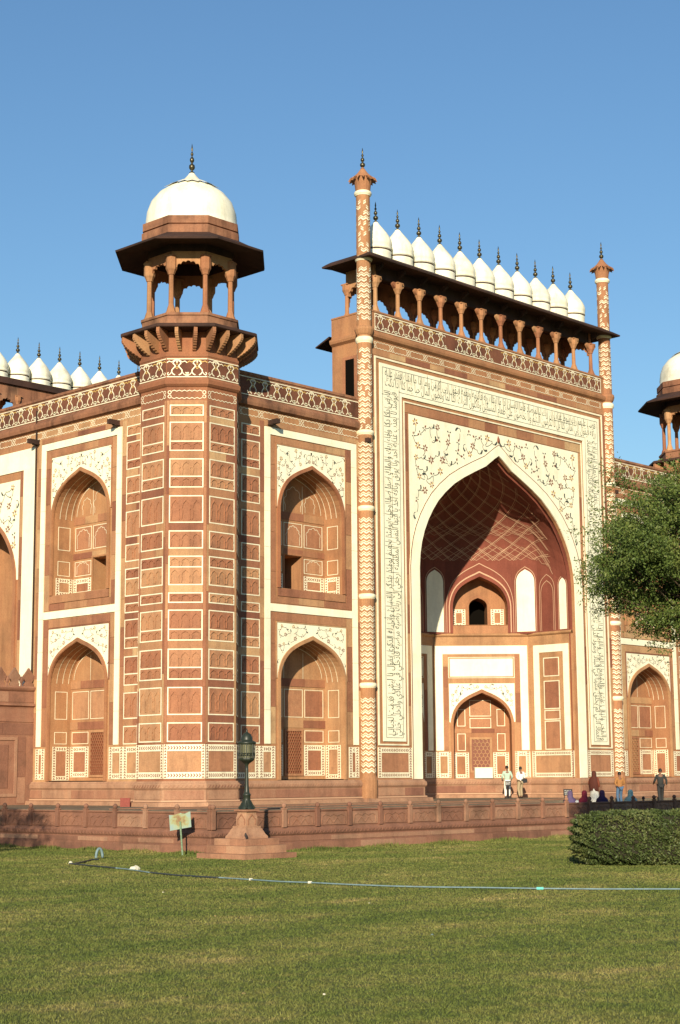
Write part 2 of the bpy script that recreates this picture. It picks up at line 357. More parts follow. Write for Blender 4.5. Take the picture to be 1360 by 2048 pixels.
def floral(mb, F, u0, u1, z0, z1, inside, size, d, dens=1.0, seed=1):
    """pietra dura sprays on marble; 0 green, 1 brown, 2 yellow"""
    cu_ = (u0+u1)/2; R = random.Random(seed); pts = []; tries = int((u1-u0)*(z1-z0)/size**2*14*dens)
    for _ in range(tries):
        u, z = R.uniform(u0, cu_-size*.3), R.uniform(z0, z1)
        if not inside(u, z, size*.40): continue
        if any((u-a_)**2+(z-b_)**2 < (size*.72)**2 for a_, b_ in pts): continue
        pts.append((u, z))
    pts = [p for p in pts]; both = [(p, 1, i) for i, p in enumerate(pts)]+[((2*cu_-p[0], p[1]), -1, i) for i, p in enumerate(pts)]
    for (u, z), mir, i in both:
        R2 = random.Random(seed*1000+i); kd = i % 3; th = R2.uniform(0, 6.28); s_ = size*R2.uniform(.8, 1.1)
        F0 = F; uu = u
        F = (lambda q, zz, dd, F0=F0, uu=uu: F0(2*uu-q, zz, dd)) if mir < 0 else F0; inside0 = inside; inside = (lambda q, zz, m_=0, i0=inside0, uu=uu: i0(2*uu-q, zz, m_)) if mir < 0 else inside0
        if kd == 0:                                   # six petal flower
            for k in range(6):
                t = th+k*math.pi/3; c_, n_ = math.cos(t), math.sin(t); r0, r1, wd = s_*.05, s_*.33, s_*.08
                m_ = (r0+r1)/2
                q = [(u+c_*r0, z+n_*r0), (u+c_*m_-n_*wd, z+n_*m_+c_*wd), (u+c_*r1, z+n_*r1), (u+c_*m_+n_*wd, z+n_*m_-c_*wd)]
                mb.add([F(*p, d) for p in q], [(0, 1, 2, 3)], 1 if i % 2 else 2 if k % 2 else 1)
        elif kd == 1:                                 # curling leaf with stem
            pl = [(u+s_*.5*(math.cos(th+q*2.1)*(.25+.5*q)), z+s_*.5*(math.sin(th+q*2.1)*(.25+.5*q))) for q in np.linspace(0, 1.3, 7)]
            pl = [p for p in pl if inside(p[0], p[1], .02)]
            if len(pl) > 2:
                mb.ribbon(F, pl, s_*.05, d, 0)
                mb.ribbon(F, pl[-3:], s_*.15, d+.001, 0)
        else:                                         # bud with two leaves
            for k, (dt, r1, wd, mi) in enumerate(((0, .34, .10, 1), (2.2, .26, .07, 0), (-2.0, .28, .07, 0))):
                t = th+dt; c_, n_ = math.cos(t), math.sin(t); r0 = s_*.04; r1 *= s_; wd *= s_; m_ = (r0+r1)/2
                q = [(u+c_*r0, z+n_*r0), (u+c_*m_-n_*wd, z+n_*m_+c_*wd), (u+c_*r1, z+n_*r1), (u+c_*m_+n_*wd, z+n_*m_-c_*wd)]
                mb.add([F(*p, d) for p in q], [(0, 1, 2, 3)], mi)
        F = F0; inside = inside0
    # thin tendrils joining neighbours
    for i, p in enumerate(pts):
        nb = sorted(pts, key=lambda q: (q[0]-p[0])**2+(q[1]-p[1])**2)[1:3]
        for q in nb:
            if q > p: continue
            m_ = ((p[0]+q[0])/2-(q[1]-p[1])*.3, (p[1]+q[1])/2+(q[0]-p[0])*.3)
            cur = [((1-t)**2*p[0]+2*t*(1-t)*m_[0]+t*t*q[0], (1-t)**2*p[1]+2*t*(1-t)*m_[1]+t*t*q[1]) for t in np.linspace(0.12, .88, 6)]
            if all(inside(a_, b_, .01) for a_, b_ in cur):
                mb.ribbon(F, cur, size*.05, d-.0008, 0); mb.ribbon(F, [(2*cu_-a_, b_) for a_, b_ in cur], size*.05, d-.0008, 0)
def in_spandrel(c, a_, zs, za, u0, u1, z0, z1, P=PB):
    crv = arch(c, a_, zs, za, P); xs = [p[0] for p in crv]; zz = [p[1] for p in crv]
    def f(u, z, m=0.0):
        if not (u0+m < u < u1-m and z0+m < z < z1-m): return False
        if xs[0]-m < u < xs[-1]+m: return z > float(np.interp(u, xs, zz))+m*1.3
        return True
    return f
def hex_lattice(mb, F, u0, u1, z0, z1, r, wd, d, mi=0):
    dx, dz = r*math.sqrt(3), r*1.5; k = 0; z = z0+r*.5
    while z < z1:
        u = u0+(dx/2 if k % 2 else 0)+dx*.3
        while u < u1-dx*.2:
            P = [(min(max(u+r*math.sin(t), u0), u1), min(max(z+r*math.cos(t), z0), z1)) for t in [i*math.pi/3 for i in range(4)]]
            for i in range(3):
                if P[i] != P[i+1]: mb.ribbon(F, [P[i], P[i+1]], wd, d, mi, th=wd)
            u += dx
        z += dz; k += 1

# ------------------------------------------------------------------ the gate
CX, WY = -21.202, 0.216
OX, OY, AP = -20.70, 0.716, 2.066
KO = AP*math.tan(math.pi/8)
gate = tag(empty('gate_building', (0, 17, -0.95)), 'monumental red sandstone gateway inlaid with white marble, with an arched portal and domed corner turrets', 'gateway')
G = gate
FL = frame((CX, WY, 0), (0, 1), (-1, 0)); FF = frame((CX, WY, 0), (1, 0), (0, -1)); FR = frame((-CX, WY, 0), (-1, 0), (0, -1))
FP = frame((0, 0, 0), (1, 0), (0, -1))
UW = -9.85-CX           # end of the wing wall in u

def relief(mb, w_, h_, n, two=True):
    """slab carved with a row of niches"""
    mb.box(LF, -w_/2, w_/2, -h_/2, h_/2, -0.05, 0.012)
    p = w_/n
    for i in range(n):
        c = -w_/2+p*(i+.5); a_ = p*.40; zb = -h_*.40; zs = h_*.02; za = h_*.38
        crv = [(c-a_, zb), (c-a_*.8, zs*.5-h_*.06), (c-a_, zs), (c-a_*.72, zs+(za-zs)*.55), (c-a_*.3, zs+(za-zs)*.78), (c, za), (c+a_*.3, zs+(za-zs)*.78), (c+a_*.72, zs+(za-zs)*.55), (c+a_, zs), (c+a_*.8, zs*.5-h_*.06), (c+a_, zb)]
        mb.ribbon(LF, crv, 0.036, 0.050, 0, th=0.038)
def panel_at(F, u0, u1, z0, z1, parent, d=0.0, n=3, key=None):
    w_, h_ = round(u1-u0, 3), round(z1-z0, 3)
    return inst('panel', ('panel', w_, h_, n), lambda b: relief(b, w_, h_, n), 'panel', parent, mat_at(F, (u0+u1)/2, (z0+z1)/2, d))
ROWS = [(15.34, 15.82, None), (13.82, 15.08, 14.24), (12.25, 13.50, 12.73), (10.75, 11.92, None), (9.66, 10.43, None), (8.12, 9.36, 8.89),
        (7.38, 7.82, None), (5.81, 7.10, 6.28), (4.20, 5.48, 4.70), (2.75, 3.90, None), (1.65, 2.45, None)]
def panel_column(F, u0, u1, parent, lines, n=3, t=0.048, pieces=True):
    for z0, z1, dv in ROWS:
        rect_frame(lines, F, u0, u1, z0, z1, t, 0.022)
        if dv:
            lines.box(F, u0+t, u1-t, dv-t/2, dv+t/2, 0.01, 0.022)
            if pieces: panel_at(F, u0+t, u1-t, dv+t/2, z1-t, parent, n=n); panel_at(F, u0+t, u1-t, z0+t, dv-t/2, parent, n=n)
        elif pieces: panel_at(F, u0+t, u1-t, z0+t, z1-t, parent, n=n)

# ---- corner tower with its kiosk
def lathe_dome(b):
    prof = [(2.0, 24.15), (2.03, 24.5), (1.98, 24.95), (1.82, 25.4), (1.5, 25.8), (1.1, 26.08), (.78, 26.25), (.55, 26.40), (.36, 26.56), (.22, 26.72), (.13, 26.84), (.10, 26.88)]
    b.lathe(prof, 40)
def petals(b, r0, z0, r1, z1, n, wd, out=0.05):
    for i in range(n):
        t = 2*math.pi*i/n; c, s_ = math.cos(t), math.sin(t); k = wd/2
        def P(r, z, off): return ((c*r-s_*off), (s_*r+c*off), z)
        rm, zm = (r0+r1)/2+out*.3, (z0+z1)/2
        b.add([P(r1, z1, -k*.6), P(r1, z1, k*.6), P(rm+.02, zm, k), P(r0+out, z0, 0), P(rm+.02, zm, -k)], [(0, 1, 2, 3, 4)])
def finial_fn(b, h=1.45, k=1.0):
    prof = [(.10*k, 0), (.12*k, .05*h), (.04*k, .09*h), (.06*k, .13*h), (.12*k, .17*h), (.14*k, .23*h), (.12*k, .29*h), (.05*k, .33*h), (.04*k, .37*h), (.08*k, .40*h), (.105*k, .46*h), (.08*k, .52*h), (.035*k, .56*h), (.03*k, .60*h), (.06*k, .63*h), (.065*k, .67*h), (.035*k, .71*h), (.02*k, .74*h), (.045*k, .80*h), (.035*k, .86*h), (.006, h)]
    b.lathe(prof, 12)
def column_fn(b, z0, z1, r=0.115, cap=0.85, seg=8):
    """faceted shaft between a flared base and a block capital"""
    b.lathe([(.26, z0), (.26, z0+.06), (.22, z0+.10), (.19, z0+.18), (r*1.25, z0+.34), (r*1.1, z0+.38), (r, z0+.42), (r*.92, z1-cap-.03), (r*1.25, z1-cap), (r*1.35, z1-cap+.05), (.19, z1-cap+.14), (.235, z1-cap+.22), (.245, z1-cap+.28), (.245, z1-.02)], seg, ph=math.pi/seg)
    b.box(LF, -.22, .22, z1-.06, z1, -.22, .22)
def octo(r_ap):
    R = r_ap/math.cos(math.pi/8); return [(R*math.cos(math.pi/8+i*math.pi/4), R*math.sin(math.pi/8+i*math.pi/4)) for i in range(8)]
def octo_path(ap):  # clockwise so that the outside is to the right
    return octo(ap)
def bracket_fn(b, L, H, th):
    """scalloped corbel, local -y outwards from y=0"""
    n = 9; prof = [(0, 0), (L, 0), (L, -H*.14)]
    for i in range(n):
        t0, t1 = i/n, (i+1)/n
        for t in (t0+.5/n, t1):
            bul = 0.035 if abs(t-t1) > 1e-6 else 0
            prof.append((L*(1-t**1.7)+.02, -H*(.14+.86*t)-bul))
    prof.append((0, -H))
    A = [(-th/2, -p[0], p[1]) for p in prof]; B = [(th/2, -p[0], p[1]) for p in prof]; m = len(prof)
    b.add(A+B, [tuple(range(m)), tuple(range(m, 2*m))]+[(i, (i+1) % m, m+(i+1) % m, m+i) for i in range(m)])
def octo_frames(ap, c=(0, 0)):
    out = []
    for k in range(8):
        t = k*math.pi/4; nn = (math.cos(t), math.sin(t)); out.append(frame((c[0]+nn[0]*ap, c[1]+nn[1]*ap, 0), (-nn[1], nn[0]), nn))
    return out
def corner_tower(cx_, cy_, full=True, faces=(4, 5, 6, 7, 3)):
    T = Matrix.Translation((cx_, cy_, 0))
    def shaft(b):
        P = octo_path(AP)
        b.sweep([(0, -1.1), (0, 16.58)], P, closed=True)
        b.sweep([(0, 16.58), (.06, 16.62), (.14, 16.70), (.16, 16.86), (.05, 16.98), (.05, 17.88), (.08, 17.92), (.08, 18.0), (.02, 18.06), (.02, 19.2)], P, closed=True)
        b.add([(x, y, 19.2) for x, y in octo(AP+.02)], [tuple(range(8))])
    tw = inst('corner_tower', 'tw', shaft, 'sand', G, T)
    fr = octo_frames(AP, (cx_, cy_)); lines = MB(); dd = MB(); fz = MB(); fzg = MB()
    for k in faces:
        F = fr[k]
        vis = k in (4, 5, 6)
        panel_column(F, -.72, .72, tw, lines, pieces=vis)
        if full and vis:
            zs = [r[1] for r in ROWS]; bots = [r[0] for r in ROWS]
            edges = [(ROWS[i+1][1], ROWS[i][0]) for i in range(len(ROWS)-1)]
            for z0, z1 in edges: strip(F, -.72, .72, z0, z1, 1.3, .014, tw)
            strip(F, -.72, .72, 15.82, 16.02, 1.3, .014, tw)
            for sg in (-1, 1):
                u0, u1 = (-.845, -.725) if sg < 0 else (.725, .845)
                z = 1.6
                while z < 15.9:
                    z2 = min(16.0, z+random.uniform(1.8, 3.0)); strip(F, u0, u1, z, z2, 9, .012, tw); z = z2
        if vis:
            pm = MB(); pm.box(F, -.70, .70, .44, 1.27, -.02, .018); pm.build('panel', 'panel', tw)
        chevron_border(dd, F, -.845, .845, .16, 1.55, .26 if False else .14, .03, top=False, bottom=False)
        chevron_border(dd, F, -.70, .70, 1.28, 1.55, .27, .03, left=False, right=False, bottom=False)
        chevron_border(dd, F, -.70, .70, .16, .43, .27, .03, left=False, right=False, top=False)
        cartouche_band(lines, F, -.82, .82, 16.05, 16.48, .012, 1.62)
        Ff = frame(tuple(np.array(F.O)+F.N*.05), F.U[:2], F.N[:2])
        fzg.box(Ff, -.86, .86, 17.0, 17.82, -.02, .012)
        scroll_frieze(fz, Ff, -.86, .86, 17.0, 17.82, .018, 0.86)
    lines.build('inlay_border', 'inlay', tw, kind=None); dd.build('chevron_border', ['inlay', 'brown'], tw, kind='stuff')
    fzg.build('frieze_ground', 'dark', tw); fz.build('scroll_frieze', ['inlay', 'yellow'], tw)
    # kiosk
    def floor(b):
        P = octo_path(2.06); b.sweep([(.0, 19.17), (0, 19.72), (.05, 19.75), (.05, 19.86), (-.3, 19.86)], P, closed=True)
        b.add([(x, y, 19.84) for x, y in octo(1.9)], [tuple(range(8))])
    ck = inst('kiosk', 'ck', floor, 'cornice', G, T)
    inst('balcony_slab', 'kslab', lambda b: b.sweep([(-.9, 19.0), (0, 19.0), (.04, 19.03), (.04, 19.13), (-.01, 19.17), (-.8, 19.17)], octo_path(2.9), closed=True), 'weather_shade', ck, T)  # slab colour darkened to hold the shade of its underside
    for k in range(8):
        ang = k*math.pi/4+math.pi/8
        for j, off in enumerate((0.0, 0.33, 0.67)):
            p0 = Vector(octo(AP+.02)[k]).to_3d(); p1 = Vector(octo(AP+.02)[(k+1) % 8]).to_3d(); q = p0.lerp(p1, off)
            e0 = Vector(octo(2.88)[k]).to_3d(); e1 = Vector(octo(2.88)[(k+1) % 8]).to_3d(); e_ = e0.lerp(e1, off)
            d_ = (e_-q); L = d_.length; rz = math.atan2(d_.y, d_.x)+math.pi/2
            o = inst('bracket', ('brk', round(L, 2)), lambda b, L=L: bracket_fn(b, L, .84, .15), 'sand', ck, T @ Matrix.Translation((q.x, q.y, 19.0)) @ Matrix.Rotation(rz, 4, 'Z'))
    cv = octo(1.90)
    for k in range(8):
        x, y = cv[k]; x *= .93; y *= .93
        inst('column', 'kcol', lambda b: column_fn(b, 19.86, 22.48), 'sand', ck, T @ Matrix.Translation((x, y, 0)) @ Matrix.Rotation(k*math.pi/4+math.pi/8, 4, 'Z'))
        x1, y1 = cv[(k+1) % 8]; x1 *= .93; y1 *= .93
        mx_, my_ = (x+x1)/2, (y+y1)/2; hw = math.hypot(x1-x, y1-y)/2
        def scr(b, hw=hw):
            crv = cusped(0, hw-.17, 21.75, 22.22, 3, PB, .34); spandrel(b, LF, crv, -hw, hw, 21.75, 22.62, .06, back=-.06)
            b.box(LF, -hw, hw, 22.62, 22.66, -.06, .06)
        inst('lintel', ('klin', round(hw, 2)), lambda b, hw=hw: b.box(LF, -hw-.03, hw+.03, 22.664, 23.2, -.07, .07), 'weather_shade', ck, T @ Matrix.Translation((mx_, my_, 0)) @ Matrix.Rotation(math.atan2(my_, mx_)+math.pi/2, 4, 'Z'))  # lintel colour carries the shadow of the eave
        inst('arch_screen', ('kscr', round(hw, 2)), scr, 'sand', ck, T @ Matrix.Translation((mx_, my_, 0)) @ Matrix.Rotation(math.atan2(my_, mx_)+math.pi/2, 4, 'Z'))
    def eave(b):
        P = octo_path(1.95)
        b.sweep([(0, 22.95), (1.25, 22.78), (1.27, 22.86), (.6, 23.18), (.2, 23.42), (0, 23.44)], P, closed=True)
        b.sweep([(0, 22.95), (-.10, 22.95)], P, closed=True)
    inst('eave', 'eave', eave, 'weather_shade', ck, T)  # dark colour holds underside shade as well as weathering
    def drum(b):
        P = octo_path(2.02)
        b.sweep([(-.1, 23.40), (.10, 23.40), (.10, 23.74), (.04, 23.80), (-.02, 23.84), (.06, 23.86), (.06, 24.20), (-.2, 24.20)], P, closed=True)
        b.add([(x, y, 24.19) for x, y in octo(1.85)], [tuple(range(8))])
        b.add([(x, y, 23.2) for x, y in octo(1.9)], [tuple(range(8))])
    inst('drum', 'drum', drum, 'cornice', ck, T)
    dm = inst('dome', 'kdome', lathe_dome, 'dome', ck, T, smooth=True)
    inst('lotus_petals', 'kpet', lambda b: petals(b, 1.12, 26.04, .60, 26.42, 18, .38, .20), 'dome', ck, T)
    inst('finial', 'kfin', lambda b: finial_fn(b, 1.42, 1.0), 'bronze', ck, T @ Matrix.Translation((0, 0, 26.84)), smooth=True)
corner_tower(OX, OY)
corner_tower(-OX, OY, full=False, faces=(4, 5))

# ---- plinth, cornices, parapets swept round the plan
HALF = [(CX, 33.6), (CX, OY+AP), (OX-KO, OY+AP), (OX-AP, OY+KO), (OX-AP, OY-KO), (OX-KO, OY-AP), (OX+KO, OY-AP), (OX+AP, OY-KO), (OX+AP, WY), (-10.25, WY), (-10.25, 0.0), (-6.46, 0.0), (-6.46, 3.22), (-2.71, 6.97)]
FULL = HALF+[(-x, y) for x, y in HALF[::-1]]
pl = MB()
pl.sweep([(-.3, .06), (.08, .06), (.10, .0), (.15, -.04), (.17, -.08), (.17, -.22), (.12, -.28), (.10, -.31), (.10, -.70), (.16, -.72), (.16, -.78), (.36, -.80), (.40, -1.05)], FULL)
plinth = pl.build('plinth', 'plinth', G)
ln = MB(); ln.sweep([(.162, -.715), (.175, -.72), (.175, -.765), (.162, -.77)], FULL); ln.build('white_fillet', 'line', plinth)
for i in range(len(FULL)-1):
    p, q = np.array(FULL[i]), np.array(FULL[i+1]); L = np.hypot(*(q-p))
    if L < .6 or p[0] > 19 or (i == 0): continue
    U = (q-p)/L; Nn = (U[1], -U[0]); Fs = frame((p[0], p[1], 0), tuple(U), Nn)
    strip(Fs, .06, L-.04, -.69, -.32, 1.9, .125, plinth, 'plinth_stone', 'plinth')
    # carved rope of the base moulding
    cm = MB(); n = int(L/.16)
    for k in range(n): u = L*(k+.5)/n; cm.ribbon(Fs, [(u-.05, -.20), (u+.01, -.17), (u+.05, -.10)], .028, .19, 0, th=.022)
    cm.build('rope_moulding', 'plinth', plinth, kind='stuff')
Fl0 = frame((CX, OY+AP, 0), (0, 1), (-1, 0))
strip(Fl0, .1, 22, -.69, -.32, 1.9, .125, plinth, 'plinth_stone', 'plinth')
# cornice + parapet on the wings
for side, path in (('l', [(CX, 33.6), (CX, OY+AP-.3)]), ('f', [(OX+AP-.3, WY), (-10.35, WY)]), ('r', [(10.35, WY), (-OX-AP+.3, WY)])):
    b = MB()
    b.sweep([(0, 16.58), (.08, 16.62), (.18, 16.66), (.22, 16.80), (.22, 16.90), (.12, 16.98), (.05, 17.06), (.05, 18.03), (.10, 18.06), (.10, 18.18), (-.28, 18.20), (-.28, 17.2)], path)
    b.build('parapet', 'cornice', G)
def wing_frieze(F, u0, u1, m=1):
    Ff = frame(tuple(np.array(F.O)+F.N*.05), F.U[:2], F.N[:2]); g = MB(); g.box(Ff, u0, u1, 17.10, 17.99, -.02, .012); g.build('frieze_ground', 'dark', G)
    b = MB(); scroll_frieze(b, Ff, u0, u1, 17.12, 17.97, .018); b.build('scroll_frieze', ['inlay', 'yellow'], G)
    b = MB(); cartouche_band(b, F, u0+.35, u1-.1, 16.17, 16.56, .012); b.build('cartouche_band', ['inlay', 'dark'], G)
wing_frieze(FL, 2.6, 30.5); wing_frieze(FF, 2.6, UW-.5); wing_frieze(FR, 2.6, UW-.5)
# roof
rf = MB(); rf.add([(CX+.1, WY+.1, 17.3), (-CX-.1, WY+.1, 17.3), (-CX-.1, 33.5, 17.3), (CX+.1, 33.5, 17.3)], [(0, 1, 2, 3)])
rf.build('roof', 'weather_shade', G)

# ---- wing bays
def alcove(F, c, a_, zf, zs, za, D, name, upper, parent):
    b = MB(); crv = [(c-a_, zf)]+arch(c, a_, zs, za)+[(c+a_, zf)]
    for i in range(len(crv)-1): b.quad(F(*crv[i], 0), F(*crv[i+1], 0), F(*crv[i+1], -D), F(*crv[i], -D))
    if upper:
        def fill(x0, x1, z0):
            xs = sorted({x0, x1, *[p[0] for p in crv if x0 < p[0] < x1]}); cx_ = [p[0] for p in crv[1:-1]]; cz_ = [p[1] for p in crv[1:-1]]
            for xa, xb in zip(xs, xs[1:]): b.quad(F(xa, z0, -D), F(xb, z0, -D), F(xb, float(np.interp(xb, cx_, cz_)), -D), F(xa, float(np.interp(xa, cx_, cz_)), -D))
        fill(c-a_, c-.57, zf); fill(c-.57, c+.57, 10.34); fill(c+.57, c+a_, zf)
        for xa in (c-.57, c+.57): b.quad(F(xa, zf, -D), F(xa, 10.34, -D), F(xa, 10.34, -D-1.3), F(xa, zf, -D-1.3))
        b.quad(F(c-.57, 10.34, -D), F(c+.57, 10.34, -D), F(c+.57, 10.34, -D-1.3), F(c-.57, 10.34, -D-1.3)); b.quad(F(c-.57, zf, -D), F(c+.57, zf, -D), F(c+.57, zf, -D-1.3), F(c-.57, zf, -D-1.3))
    else: b.add([F(x, z, -D) for x, z in crv], [tuple(range(len(crv)))])
    b.quad(F(c-a_, zf, 0), F(c+a_, zf, 0), F(c+a_, zf, -D), F(c-a_, zf, -D))
    al = b.build(name, 'sand', parent)
    ln = MB(); Fb = frame(F(0, 0, -D), F.U[:2], F.N[:2])
    # ribs along the soffit
    for dd in (.28, .56, .84):
        for i in range(len(crv)-1):
            pa, pb = crv[i], crv[i+1]
            if pa[1] < zs-.05 or pb[1] < zs-.05: continue
            s0 = lambda p: (c+(p[0]-c)*.993, zs+(p[1]-zs)*.993)
            ln.quad(F(*s0(pa), -dd*D), F(*s0(pb), -dd*D), F(*s0(pb), -dd*D-.03), F(*s0(pa), -dd*D-.03))
    t = .028; hw = .59; bn0, bn1 = (zs-.25, zs+.12)
    # belt stones
    strip(Fb, c-a_, c+a_, bn0, bn1, 1.3, .03, al)
    zb = zf+ (.85 if upper else 1.55)
    mid0, mid1 = (10.36, 10.66) if upper else (2.42, 2.78)
    strip(Fb, c-a_, c-.62, mid0, mid1, .9, .03, al); strip(Fb, c+.62, c+a_, mid0, mid1, .9, .03, al); strip(Fb, c-.62, c+.62, mid0, mid1, 1.2, .032, al)
    for u0, u1 in ((c-1.95, c-.72), (c+.72, c+1.95)):
        m_ = (u0+u1)/2
        for z0, z1, cus in ((mid1+.12, bn0-.12, True), (zb+.12, mid0-.1, False)):
            rect_frame(ln, Fb, u0, u1, z0, z1, t, .012)
            if upper:
                cv_ = cusped(m_, (u1-u0)*.36, z0+(z1-z0)*.5, z0+(z1-z0)*.88, 2); ln.ribbon(Fb, [(cv_[0][0], z0+.1)]+cv_+[(cv_[-1][0], z0+.1)], .022, .014)
            pn = MB(); pn.box(Fb, u0+.06, u1-.06, z0+.06, z1-.06, -.02, .006); pn.build('panel', 'panel', al)
    rect_frame(ln, Fb, c-.6, c+.6, mid1+.12, bn0-.12, t, .012)
    pn = MB(); pn.box(Fb, c-.54, c+.54, mid1+.18, bn0-.18, -.02, .006); pn.build('panel', 'panel', al)
    if upper:
        cv_ = cusped(c, .42, mid1+.55, bn0-.25, 3); ln.ribbon(Fb, [(cv_[0][0], mid1+.2)]+cv_+[(cv_[-1][0], mid1+.2)], .022, .014)
    # lunette lines
    k = .8; ln.ribbon(Fb, [(c-.62, bn1), (c-.62, zs+(za-zs)*.72)], t, .012); ln.ribbon(Fb, [(c+.62, bn1), (c+.62, zs+(za-zs)*.72)], t, .012)
    lun = [(x, z) for x, z in arch(c, a_*.9, zs+.18, za-.18)]; ln.ribbon(Fb, lun, t, .012)
    if upper:
        for m_, r_ in ((c-1.1, .3), (c+1.1, .3), (c, .5)):
            cv_ = cusped(m_, r_, zs+.45, zs+1.0+(.35 if m_ == c else 0), 2); ln.ribbon(Fb, [(cv_[0][0], zs+.2)]+cv_+[(cv_[-1][0], zs+.2)], .02, .012)
    # side wall lines
    for sg in (-1, 1):
        X0 = c+sg*a_
        Fs = frame(F(X0, 0, 0), tuple(-F.N[:2]), tuple((-sg*F.U)[:2]))
        for z0, z1 in ((mid1+.12, bn0-.12), (zb+.12, mid0-.1)):
            rect_frame(ln, Fs, .28, .98, z0, z1, t, .012)
        dd_ = MB(); dado(dd_, Fs, .18, D-.06, zf+.02, zb, .2, .02); dd_.build('chevron_border', ['inlay', 'brown'], al, kind='stuff')
        pn = MB(); pn.box(Fs, .40, D-.28, zf+.24, zb-.22, -.02, .012); pn.build('panel', 'panel', al)
    ln.build('inlay_border', 'inlay', al)
    d2 = MB()
    for u0, u1 in ((c-a_+.04, c-.68), (c+.68, c+a_-.04)):
        dado(d2, Fb, u0, u1, zf+(0 if upper else .16), zb, .24, .02)
        pn = MB(); pn.box(Fb, u0+.26, u1-.26, zf+.26, zb-.26, -.02, .012); pn.build('panel', 'panel', al)
    d2.build('chevron_border', ['inlay', 'brown'], al, kind='stuff')
    if upper:
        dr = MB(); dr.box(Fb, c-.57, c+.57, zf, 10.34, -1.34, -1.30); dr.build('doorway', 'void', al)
        dr = MB(); dr.box(Fb, c-.66, c-.57, zf, 10.36, -.01, .04); dr.box(Fb, c+.57, c+.66, zf, 10.36, -.01, .04); dr.box(Fb, c-.66, c+.66, 10.362, 10.44, -.01, .045)
        dr.build('door_frame', 'sand', al)
    else:
        dr = MB(); dr.box(Fb, c-.50, c+.50, .36, 2.28, .0, .006); sc_ = dr.build('lattice_screen', 'brown', al)
        h = MB(); hex_lattice(h, Fb, c-.50, c+.50, .38, 2.28, .085, .028, .05); h.build('lattice', 'sand', sc_, kind='stuff')
        fr_ = MB(); rect_frame(fr_, Fb, c-.60, c+.60, .26, 2.38, .1, .06, th=.06); fr_.build('door_frame', 'slab', al)
    return al
def bay(F, c=7.5, sep=False, join=False, pieces=True):
    b = MB(); u0, u1 = 0.2, UW+.2
    a_ = 2.07; l0, l1, t0, t1 = c-2.25, c+2.25, 7.0, 15.0
    b.quad(F(u0, -1.05), F(l0, -1.05), F(l0, 17.3), F(u0, 17.3)); b.quad(F(l1, -1.05), F(u1, -1.05), F(u1, 17.3), F(l1, 17.3))
    b.quad(F(l0, -1.05), F(l1, -1.05), F(l1, .05), F(l0, .05))
    spandrel(b, F, arch(c, a_, 4.55, 6.36), l0, l1, .05, 8.60, 0)
    b.quad(F(l0, .05), F(c-a_, .05), F(c-a_, 8.6), F(l0, 8.6)) if False else None
    spandrel(b, F, arch(c, a_, 12.25, 14.25), l0, l1, 8.60, 17.3, 0)
    wl = b.build('wing_wall', 'sand', G)
    # the legs of the openings are already filled by spandrel side quads
    alcove(F, c, a_, .10, 4.55, 6.36, 1.2, 'lower_alcove', False, wl)
    alcove(F, c, a_, 8.60, 12.25, 14.25, 1.2, 'upper_alcove', True, wl)
    # marble
    for zs, za, zt, zb in ((4.55, 6.36, 7.04, 4.9), (12.25, 14.25, 15.14, 12.4)):
        m = MB(); crv = [p for p in arch(c, a_+.13, zs, za+.17)]
        spandrel(m, F, crv, c-2.24, c+2.24, zs+.02, zt, .03); sp = m.build('marble_spandrel', 'marble', wl)
        fm = MB(); floral(fm, F, c-2.24, c+2.24, zs+.1, zt, in_spandrel(c, a_+.13, zs, za+.2, c-2.24, c+2.24, zs+.1, zt), .34, .033, 2.0, seed=int(zs*10)+int(F.O[1]*7+F.O[0]))
        fm.build('floral_inlay', ['green', 'brown', 'yellow'], sp, kind='stuff')
        m = MB(); arch_band(m, F, c, a_-.03, a_+.13, zs, za-.02, za+.17, .08 if zs < 8 else 8.6, .10, th=.10)
        arch_band(m, F, c, a_-.0, a_+.05, zs, za, za+.07, .08 if zs < 8 else 8.6, .125, th=.03)
        m.build('arch_moulding', 'sand', wl)
        # dark reveal line on top of the marble
        m = MB(); m.box(F, c-2.26, c+2.26, zt, zt+.05, -.01, .06); m.box(F, c-2.29, c-2.24, zs, zt, -.01, .06); m.box(F, c+2.24, c+2.29, zs, zt, -.01, .06); m.build('fillet', 'slab', wl)
    # white framing bands
    m = MB(); fl, frr = c-2.98, c+3.05
    for q_ in ((fl, fl+.34, 1.65, 15.87), (frr-.34, frr, 1.65, 15.87), (fl+.345, frr-.345, 15.53, 15.87), (fl+.345, frr-.345, 7.51, 7.86)):
        strip(F, *q_, 1.8, .05, wl, 'marble_slab', 'marble', th=.06, gap=.010)
    k = dict(parent=wl, join=join)
    strip(F, fl+.36, c-2.30, 7.9, 15.5, 1.5, .02, **k); strip(F, c+2.30, frr-.36, 7.9, 15.5, 1.5, .02, **k)
    strip(F, fl+.36, c-2.30, 1.65, 7.48, 1.5, .02, **k); strip(F, c+2.30, frr-.36, 1.65, 7.48, 1.5, .02, **k)
    strip(F, c-2.28, c+2.28, 15.2, 15.5, 1.3, .025, **k); strip(F, c-2.28, c+2.28, 7.1, 7.48, 1.3, .025, **k)
    strip(F, c-2.28, c+2.28, 7.9, 8.22, 1.5, .03, **k); strip(F, c-2.20, c+2.20, 8.22, 8.58, 1.5, .07, **k)
    strip(F, fl-.30, fl-.02, 1.6, 16.1, 1.6, .02, **k); strip(F, frr+.02, UW-.02 if F is not FL else frr+.26, 1.6, 16.1, 1.6, .02, **k)
    strip(F, fl-.02, frr+.02, 15.9, 16.14, 1.6, .02, **k)
    # panel column beside the tower
    lines = MB(); panel_column(F, 3.07, 4.20, wl, lines, n=2, pieces=pieces)
    lines.build('inlay_border', 'inlay', wl)
